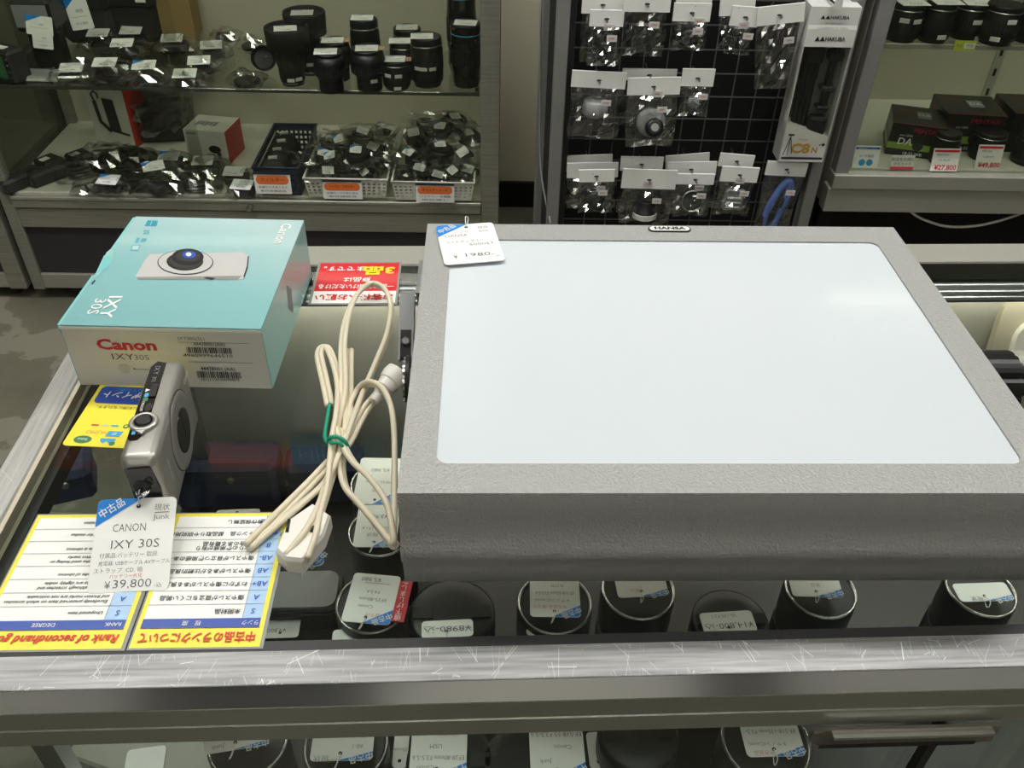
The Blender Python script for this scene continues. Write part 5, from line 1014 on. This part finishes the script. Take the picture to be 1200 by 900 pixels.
def hang(label, x0, y0, x1, y1, yb, d, item, seed, tilt=0, group='bagged accessories hanging on the rack', hook=True, spread_=1.0, hk=.5, im='black'):
    """Clear bag with a white header card: header box in photo px, bottom of the bag at yb, hanging in the plane d."""
    xa, za = bl(x0, (y0+y1)/2, d); xb, _ = bl(x1, (y0+y1)/2, d); xm = (x0+x1)/2
    zt = bl(xm, y0, d)[1]; zh = bl(xm, y1, d)[1]; zb = bl(xm, yb, d)[1]; w = xb-xa; xc = (xa+xb)/2
    t = bthing('blister_bag', label, 'accessory', xc, d, zt, group=group); Mt = RY(tilt); hh = zt-zh; bh = zh-zb
    b = MB(); b.box((-w/2, -.0012, -hh), (w/2, 0, 0), 'card', Mt); b.box((-w/2, .002, -hh), (w/2, .003, 0), 'dull_card', Mt); b.box((-w/2, -.0012, -.0006), (w/2, .003, .0002), 'card', Mt); b.build('header_card', t)
    b = MB(); b.tube([(0, .06, -hh*.5), (0, -.016, -hh*.55), (0, -.019, -hh*.42)], .0014, 7, 'steel'); b.prism(ell(.0045, .0018, 12), 0, .0016, 'ink', T(0, -.0003, -hh*.52) @ RX(90)); 
    if hook: b.build('hook', t)
    Mi = Mt @ T(0, .004, -hh-bh*.52)
    b = MB(); s = min(w*.62, bh*.75)
    if item == 'cap': b.lathe([(s*.42, 0), (s*.44, .004), (s*.44, .010), (s*.3, .012)], 26, 'black', Mi @ T(0, .002, -bh*.05) @ RX(90)); b.lathe([(s*.28, .012), (s*.27, .0135)], 22, 'charcoal', Mi @ T(0, .002, -bh*.05) @ RX(90))
    elif item == 'xclip':
        for a in (28, -28): b.cbox((-.006, -.008, -bh*.36), (.006, .006, bh*.36), .003, 'charcoal', Mi @ RY(a))
        b.cbox((-s*.28, -.010, -.012), (s*.28, .008, .012), .004, 'black', Mi)
    elif item == 'boxgrey': b.cbox((-s*.36, -.010, -bh*.33), (s*.36, .012, bh*.28), .004, 'charcoal', Mi); b.cbox((-s*.40, -.012, bh*.20), (s*.40, .014, bh*.30), .004, 'black', Mi)
    elif item == 'cup':
        b.lathe([(s*.36, 0), (s*.40, bh*.06), (s*.36, bh*.26), (s*.30, bh*.28)], 26, 'cup_plastic', Mi @ T(0, 0, -bh*.0)); b.lathe([(s*.17, -bh*.28), (s*.2, -bh*.26), (s*.2, -.001), (s*.36, 0)], 24, 'black', Mi)
    elif item == 'ring': b.lathe([(s*.44, 0), (s*.46, .005), (s*.40, .010), (s*.30, .011)], 28, 'cup_plastic', Mi @ T(0, 0, 0) @ RX(70)); b.lathe([(s*.28, .008), (s*.28, .022), (s*.18, .024)], 26, 'black', Mi @ T(s*.08, -.004, -bh*.1) @ RX(65)); b.lathe([(s*.13, .022), (s*.12, .0255)], 20, 'cup_plastic', Mi @ T(s*.08, -.004, -bh*.1) @ RX(65))
    elif item == 'adapter':
        b.lathe([(s*.38, -bh*.34), (s*.40, -bh*.30), (s*.40, -bh*.06), (s*.34, -bh*.04), (s*.34, bh*.18), (s*.30, bh*.22)], 28, 'black', Mi)
        for i in range(7): a = R(-150+i*20); b.cbox((-.0045, -.0008, -bh*.24), (.0045, .0008, -bh*.10), .0004, 'sticker', Mi @ Matrix.Rotation(a+PI/2, 4, 'Z') @ T(0, -s*.405, 0))
    elif item == 'pouch': b.hull([(x, y, z) for x, z in ((-s*.35, -bh*.35), (s*.45, -bh*.25), (s*.48, bh*.05), (s*.1, bh*.30), (-s*.3, -bh*.1)) for y in (-.008, .010)], 'charcoal', Mi)
    elif item == 'step': b.lathe([(s*.46, 0), (s*.48, .004), (s*.48, .008), (s*.42, .008), (s*.41, 0)], 30, 'silver_ring', Mi @ T(0, 0, bh*.02) @ RX(75), cap=False); b.lathe([(s*.40, .001), (s*.40, .003)], 28, 'charcoal', Mi @ T(0, 0, bh*.02) @ RX(75))
    elif item == 'filters':
        b.cbox((-s*.42, -.006, -bh*.30), (s*.42, .008, bh*.30), .003, 'grey_plastic', Mi)
        for j in range(3): b.box((-s*.30, -.0075, bh*(.05-.13*j)), (s*.30, -.006, bh*(.09-.13*j)), 'white', Mi)
    elif item == 'strap':
        L0 = bh*.46; b.tube(smooth_path([(-s*.30, 0, -L0*1.0), (-s*.30, 0, -L0*.2), (s*.05, 0, L0*.75), (s*.30, 0, L0*.92), (s*.36, 0, L0*.5), (s*.20, 0, -L0*.3), (-s*.02, 0, -L0*1.0)], 6), .0075, 8, 'blue_strap', Mi); b.cbox((-.012, -.006, -L0*.9), (.012, .006, -L0*.2), .003, 'black', Mi @ RY(24)); b.cbox((-.010, -.006, 0), (.010, .006, L0*.4), .003, 'black', Mi @ RY(24) @ T(.006, 0, 0))
    else: lump(seed, s*.4, .014, bh*.22, im, Mi, mb=b)
    b.build('accessory', t)
    pillow(w*.94*spread_, bh, .030, seed, 9, 11, .22, 'bag_film', Mt @ T(0, .002, -hh-bh/2+.002)).build('plastic_bag', t)
    b = MB(); b.box((-.009, -.0205, -.0055), (.009, -.0198, .0055), 'sticker', Mt @ T(w*.16, 0, -hh-bh*.20)); b.text('¥980', .005, 'red_ink', Mt @ T(w*.16, -.0208, -hh-bh*.20) @ RX(90)); b.build('price_sticker', t)
    return t
D1_, D2_, D3_ = 1.600, 1.618, 1.636
H_ = hang
H_('bag behind the crossed black clip, top left of the rack', 682, -6, 731, 16, 74, D2_, 'lump', 101)
H_('bag with a crossed black clip, top left of the rack', 691, 12, 731, 31, 79, D1_, 'xclip', 102)
H_('bag with a grey battery box, top row second from the left', 731, -6, 786, 14, 68, D1_, 'boxgrey', 103)
H_('bag with a round black cap, top row third from the left', 789, 4, 833, 25, 61, D1_, 'cap', 104)
H_('bag behind the round black cap bag in the top row', 792, -4, 834, 12, 55, D2_, 'lump', 105)
H_('rear bag of the cluster at the top right of the rack', 843, -4, 884, 18, 58, D3_, 'lump', 106, -4)
H_('narrow bag in the middle of the top right cluster', 857, 8, 890, 31, 66, D2_, 'lump', 107, 3)
H_('large bag with a dark pouch in front of the top right cluster', 886, 6, 941, 28, 106, D1_, 'pouch', 108, -7)
H_('bag with a pale cup fitting, left end of the middle row', 670, 84, 734, 103, 163, D1_, 'cup', 109, 2)
H_('bag hidden behind the black ring bag in the middle row', 729, 81, 793, 94, 150, D2_, 'lump', 110)
H_('bag with a black ring and pale disc in the middle row', 735, 91, 797, 111, 173, D1_, 'ring', 111, -2)
H_('small bag with a little grey part, right end of the middle row', 799, 81, 837, 101, 138, D1_, 'lump', 112, 0, im='grey_plastic')
H_('rearmost bag of the stack at the left of the bottom row', 661, 182, 717, 200, 240, D3_, 'lump', 113, -3)
H_('middle bag of the stack at the left of the bottom row', 664, 191, 724, 208, 246, D2_, 'cap', 114, -2)
H_('front bag with a round lens cap, left stack of the bottom row', 678, 199, 720, 213, 251, D1_, 'cap', 115, -2)
H_('rear bag behind the black adapter in the bottom row', 727, 184, 777, 200, 250, D2_, 'lump', 116)
H_('bag with a black lens adapter with white windows, bottom row', 729, 199, 793, 221, 264, D1_, 'adapter', 117, 1)
H_('rear bag of the step ring stack in the bottom row', 779, 181, 830, 198, 248, D3_, 'lump', 118, -6)
H_('middle bag of the step ring stack in the bottom row', 781, 190, 839, 206, 252, D2_, 'lump', 119, -2)
H_('front bag with a thin step ring in the bottom row', 793, 204, 837, 216, 256, D1_, 'step', 120)
H_('rear bag of the filter stack in the bottom row', 843, 181, 884, 196, 246, D2_, 'lump', 121, 4)
H_('front bag with grey filter packs and white dashes, bottom row', 845, 196, 889, 213, 254, D1_, 'filters', 122, 2)
H_('bag with a blue wrist strap, right end of the bottom row', 898, 190, 946, 206, 275, D1_, 'strap', 123, 2)

# tripod in its hanging box
x0, _ = bl(941, 100, 1.59); x1, _ = bl(1011, 40, 1.59); zt = bl(975, 8, 1.59)[1]; zm = bl(975, 55, 1.59)[1]; zb = bl(957, 190, 1.59)[1]; w = .087
t = bthing('tripod_box', 'white hanging box with a window showing a black compact tripod, right end of the rack', 'package', bl(976, 30, 1.59)[0]-w/2, 1.59, zb); H = zt-zb; hm = zt-zm
b = MB(); b.box((0, 0, H-hm), (w, .045, H), 'carton_side_white'); b.hull([(0, -.0015, H-hm), (w, -.0015, H-hm), (0, -.0015, H-hm*.55), (w, -.0015, H-hm*.55), (0, .0, H-hm), (w, 0, H-hm), (0, .0, H-hm*.45), (w, 0, H-hm*.45)], 'carton_side_white'); b.build('header', t)
lo_ = H*.10; b = MB(); b.hull([(0, 0, 0), (w, 0, 0), (0, 0, lo_*2.7), (w, 0, lo_*1.75), (0, .045, 0), (w, .045, 0), (0, .045, lo_*2.7), (w, .045, lo_*1.75)], 'carton_side_white'); b.build('lower_panel', t)
b = MB(); b.box((0, .043, 0), (w, .045, H-hm), 'print_grey'); b.box((0, 0, 0), (.002, .045, H-hm), 'dull_card'); b.box((w-.002, 0, 0), (w, .045, H-hm), 'dull_card'); b.build('tray', t)
b = MB(); b.box((.001, -.0004, lo_), (w-.001, .0004, H-hm), 'case_glass'); b.build('window_film', t)
b = MB(); 
for x, l in ((.020, 1), (.030, .98), (.038, .96)): b.lathe([(.006, 0), (.006, .09), (.0075, .092), (.0075, .16), (.005, .165)], 12, 'black', T(x, .022, lo_*2.2))
b.cbox((.012, .008, H-hm-.035), (.046, .036, H-hm-.005), .004, 'black'); b.lathe([(.004, 0), (.004, .02)], 10, 'steel', T(.028, .022, H-hm-.05)); b.build('tripod', t)
b = MB(); b.cbox((.062, .012, lo_*3.4), (.070, .030, H-hm-.004), .002, 'black'); b.cbox((.056, .01, H-hm-.03), (.080, .034, H-hm-.012), .003, 'black'); b.cbox((.054, .010, H*.46), (.080, .034, H*.50), .003, 'charcoal'); b.cbox((.054, .010, H*.34), (.078, .034, H*.37), .003, 'black'); b.build('phone_holder', t)
b = MB(); b.cbox((.045, .004, lo_*1.5), (.078, .03, lo_*3.0), .005, 'black_matte'); b.build('pouch', t)
b = MB(); Mk = T(0, -.002, 0) @ RX(90); b.text('▲▲HAKUBA', .010, 'ink', Mk, x=w*.5, y=H-hm*.80, w=w*.62, wt=.03); b.text('▲▲HAKUBA', .008, 'ink', Mk, x=w*.5, y=H-hm*.26, w=w*.58, wt=.03)
b.text('MINI TRIPOD SERIES', .0035, 'print_grey', Mk, x=w*.5, y=H-hm*.40); b.text('COMPACT C8N', .0045, 'print_grey', Mk, x=w*.5, y=H-hm*.52, w=w*.6); b.build('brand_print', t)
b = MB(); b.text('C8', .0260, 'gold_print', Mk, x=w*.42, y=lo_*.95, wt=.04, w=w*.42); b.text('N', .0150, 'gold_print', Mk, x=w*.74, y=lo_*.85, wt=.04); b.text('Traveler', .006, 'print_grey', Mk, x=w*.44, y=lo_*1.62, shear=.2); b.box((.004, .006, .0), (w-.004, .0065, .0), 'ink', Mk) ; b.rect(.004, .006, w-.004, .0105, 'ink', Mk); b.text('▪◆', .008, 'ink', Mk, x=w*.88, y=lo_*1.25)
b.tube([(.014, lo_*1.85, 0), (.006, lo_*.5, 0)], .0007, 4, 'ink', Mk); b.tube([(.014, lo_*1.85, 0), (.014, lo_*.5, 0)], .0007, 4, 'ink', Mk); b.tube([(.014, lo_*1.85, 0), (.022, lo_*.6, 0)], .0007, 4, 'ink', Mk); b.rect(.009, lo_*1.85, .020, lo_*1.98, 'ink', Mk); b.build('panel_print', t)
b = MB(); b.tube([(w*.42, .07, H+.004), (w*.42, -.01, H+.006), (w*.42, -.012, H+.016)], .0022, 7, 'steel'); b.prism([(w*.34, H), (w*.36, H+.02), (w*.50, H+.02), (w*.52, H)], .018, .02, 'carton_side_white', RX(90)); b.build('hang_tab', t)

# ================================================================== right show case on a dark stand
RX0, RX1, R0, R1 = .662, 1.75, 1.62, 2.02
cs = bthing('wall_case', 'grey framed show case with lenses and black boxes at the right of the rack', 'display case', RX0, R0, -.43); w = RX1-RX0; D = R1-R0; Z = lambda z: z+.43
def part(name, a, b_, m, c=.0015): return MB().cbox(a, b_, c, m).build(name, cs)
part('corner_post', (0, 0, Z(-.36)), (.027, .03, 1.30), 'rack_grey'); part('corner_post', (w-.03, 0, Z(-.36)), (w, .03, 1.30), 'rack_grey'); part('base_fascia', (-.006, -.004, 0), (w, .03, .052), 'case_alu_light'); part('upper_fascia', (-.002, -.008, .052), (w, .03, .082), 'case_alu_light')
part('floor_board', (.004, .02, .05), (w, D-.01, Z(-.345)), 'case_floor_white'); part('back_panel', (.0, D-.012, 0), (w, D, 1.3), 'case_back'); part('side_panel', (0, .03, 0), (.006, D, 1.3), 'case_back')
part('top_board', (0, 0, 1.30), (w, D, 1.33), 'case_alu_light'); MB().box((.01, .03, Z(-.112)), (w-.01, .30, Z(-.104)), 'case_glass').build('glass_shelf', cs); part('shelf_edge', (.01, .027, Z(-.1125)), (w-.01, .0298, Z(-.1035)), 'case_alu_light', .0008)
b = MB(); b.box((.448, D-.016, 0), (.468, D-.012, 1.3), 'case_alu_light'); st_ = b.build('slotted_standard', cs)
for i in range(20): 
    z = .10+i*.045; k = MB(); k.box((.455, D-.0172, z), (.461, D-.0158, z+.016), 'black') ; k.build('slot', st_)
MB().box((.03, .012, .08), (w-.03, .016, 1.29), 'case_glass').build('glass_door', cs)
lp = MB(); lp.box((.06, .03, 1.27), (w-.06, .07, 1.30), 'white'); lp = lp.build('lamp_holder', cs); MB().lathe([(.011, .08), (.011, w-.08)], 10, 'lamp_soft', T(0, .05, 1.258) @ RY(90)).build('lamp_tube', lp)
b = bthing('case_stand', 'dark stand carrying the right show case in shadow', 'stand', RX0+.01, R0+.20, FZ); MB().box((0, 0, 0), (w-.02, .2, .515), 'rack_black').build('cabinet', b); MB().box((-.002, .0, .505), (w-.02, .2, .519), 'rack_black').build('top', b)
for s in (0, w-.06): MB().box((s, -.15, 0), (s+.03, -.12, .519), 'rack_black').build('leg', b)
pts = [bw(*(lambda q: (q[0], 1.66, q[1]))(bl(x, y, 1.66))) for x, y in ((1066, 247), (1080, 256), (1108, 265), (1140, 265), (1170, 259), (1200, 249), (1215, 243))]
k = thing('white_cable', 'white cable sagging below the right show case', 'cable', pts[0]); MB().tube(smooth_path([p-pts[0] for p in pts], 6), .0028, 7, 'bin_white').build('wire', k)
ZU, ZW = -.104, -.345
G3 = 'lenses on the upper shelf of the right case'
mat('lens_red', '#7a1a1c', .4)
def rlens(label, bx, by, wb, ytop, stickers, z, group, card=(0, 0, 0), rr=True):
    t = shelf_lens(label, bx, by, wb, ytop, 'std', None, stickers, card, z, group); return t
rlens('leftmost lens on the upper shelf of the right case', 1061, 52, 40, 2, ((-24, .62), (20, .60)), ZU, G3, (.1, -.2, 4)); rlens('second lens from the left on the upper shelf of the right case', 1098, 53, 37, 1, ((8, .2),), ZU, G3, (.2, -.2, 2))
rlens('third lens on the upper shelf of the right case, behind a yellow green label', 1136, 49, 38, 2, ((6, .55), (30, .08)), ZU, G3, (.2, -.2, -4)); rlens('fourth lens on the upper shelf of the right case', 1174, 56, 44, 4, ((-28, .2), (4, .66)), ZU, G3, None); rlens('fifth lens cut off by the right edge, upper shelf of the right case', 1214, 54, 42, 4, (), ZU, G3, None)
xx, zz = bl(1129, 52, 1.652); t = bthing('shelf_label', 'yellow green price label on the shelf edge of the right case', 'label', xx, 1.644, zz); b = MB(); b.box((-.020, 0, -.009), (.020, .001, .009), 'tag_yellow_green'); b.build('card', t); b = MB(); b.rect(-.002, -.005, .018, .005, 'white', T(0, -.0004, 0) @ RX(90)); b.text('特価', .007, 'green_print', T(.008, -.0008, 0) @ RX(90)); b.text('中古', .006, 'green_print', T(-.011, -.0008, 0) @ RX(90)); b.build('lettering', t)
def camera_box(label, x, y, z, w, d, h, rz, lime=True, sub='DA'):
    P = at(x, y, z); t = thing('lens_carton', label, 'box', (P.x, P.y, z), BR+R(rz), 'black lens boxes in the right case')
    b = MB(); b.box((0, 0, 0), (w, d, h), 'box_black'); b.build('carton', t); b = MB(); M = T(0, -.0006, 0) @ RX(90)
    b.text('PENTAX', .012, 'box_red', M, x=w*.66, y=h*.84, w=w*.50, wt=.02)
    if lime: b.rect(0, h*.22, w, h*.42, 'box_lime', M, z=-.0002)
    b.text(sub, .020, 'white', M, x=w*.30, y=h*.46, wt=.01, shear=.1); b.text('smc LENS', .006, 'white', M, x=w*.30, y=h*.66); b.text('18-55 WR', .009, 'white', M, x=w*.5, y=h*.10); b.flat(ell(w*.10, h*.14, 18, w*.56, h*.36), 'charcoal', M, z=.0002); b.build('front_print', t)
    b = MB(); Ms = Matrix(((0,0,-1,-.0006),(-1,0,0,d),(0,1,0,0),(0,0,0,1)))
    if lime: b.rect(0, h*.22, d, h*.42, 'box_lime', Ms)
    b.text('smc PENTAX-DA', .010, 'white', Ms, x=d*.5, y=h*.32, w=d*.8, z=.0003); b.text('PENTAX', .010, 'box_red', Ms, x=d*.3, y=h*.85, z=.0003); b.build('side_print', t)
    b = MB(); Mt = T(0, 0, h+.0005); b.rect(w*.02, d*.02, w*.98, d*.05, 'box_red', Mt); b.prism(rrect(w*.26, d*.34, .003, 3, w*.6, d*.55), 0, .0003, 'print_grey', Mt); b.text('PENTAX', .011, 'box_red', Mt, x=w*.28, y=d*.72, z=.0005); b.text('DA', .018, 'white', Mt, x=w*.6, y=d*.55, z=.0006); b.build('top_print', t)
camera_box('left black lens box with a lime green band in the right case', 1036, 180, ZW, .104, .105, .066, -17)
camera_box('middle black lens box with red lettering in the right case', 1097, 176, ZW, .118, .11, .078, -6, True, 'L')
camera_box('right black camera box at the picture edge in the right case', 1174, 178, ZW, .15, .11, .082, -3, False, 'K')
G4 = 'lenses on the floor of the right case'
rlens('left lens standing before the black boxes, behind a price card', 1107, 196, 30, 154, (), ZW, G4, None); rlens('middle lens before the black boxes, behind the 49800 card', 1160, 192, 38, 153, (), ZW, G4, None); rlens('right lens before the black boxes at the picture edge', 1212, 198, 40, 158, (), ZW, G4, None)
def price_card(label, x, yb, w_, h_, lines, top=None, d=1.648, base='paper', lean=-14):
    w_ *= 1.28; h_ *= 1.25; lines = [(a, b_*1.25, c*1.25, d_*1.28, e) for a, b_, c, d_, e in lines]
    P = at(x, yb, ZW); t = thing('price_card', label, 'price card', (P.x, P.y, ZW), BR, 'price cards in the right case'); M = T(0, 0, 0) @ RX(90+lean)
    b = MB(); b.prism([(-w_/2, .0005), (w_/2, .0005), (w_/2, h_), (-w_/2, h_)], -.0005, .0, base, M); b.build('card', t); b = MB()
    if top: b.rect(-w_/2+.002, h_*.84, w_/2-.002, h_*.94, top, M, z=.0003)
    for st, xx, yy, sz, mm in lines: b.text(st, sz, mm, M, x=xx, y=yy, z=.0005, wt=.02 if sz > .008 else 0)
    if 'pink' in label: b.rect(-w_/2, .0006, w_/2, h_*.22, 'red_ink', M, z=.0003)
    b.build('lettering', t); 
    b = MB(); b.hull([(-w_*.2, 0.001, 0), (w_*.2, .001, 0), (-w_*.2, .016, 0), (w_*.2, .016, 0), (-w_*.2, .0045, h_*.3), (w_*.2, .0045, h_*.3)], 'acrylic'); b.build('stand', t); return t
price_card('blue and white notice card, leftmost on the floor of the right case', 1013, 197, .040, .035, [('保証サービス', 0, .029, .005, 'white'), ('6ヶ月保証', 0, .019, .005, 'sheet_navy'), ('●●', 0, .008, .013, 'sky_print')], 'sheet_navy', base='card')
price_card('small pink edged card with black lettering in the right case', 1056, 199, .036, .023, [('良品をお得に', 0, .016, .0062, 'ink'), ('中古カメラ', 0, .009, .0056, 'ink')], None)
price_card('red priced card before the left black lens box in the right case', 1105, 201, .042, .036, [('PENTAX', -.006, .026, .005, 'sheet_navy'), ('DA 18-135', -.002, .018, .004, 'pencil'), ('¥27,800', .002, .006, .0105, 'price_red')], 'price_red')
price_card('red priced card before the middle black lens box in the right case', 1156, 198, .040, .038, [('HD DA', -.006, .028, .005, 'pencil'), ('16-85 WR', -.002, .019, .004, 'pencil'), ('¥49,800', .002, .006, .0105, 'price_red')], 'price_red')

P = bw(.045, 2.60, .55); t = thing('fill_wall_lamp', 'small added tube lamp brightening the wall between the show case and the rack, above the picture', 'wall lamp', P, BR)  # lamp added out of view to brighten the wall strip in the gap
MB().box((-.04, -.03, -.12), (.04, .018, .12), 'white').build('mount', t); MB().lathe([(.012, -.10), (.012, .10)], 10, 'lamp_white', T(0, -.046, 0)).build('tube', t)
area('gap_fill_light', bw(.045, 2.50, .5), .1, .2, 1.6, (R(20), 0, BR))
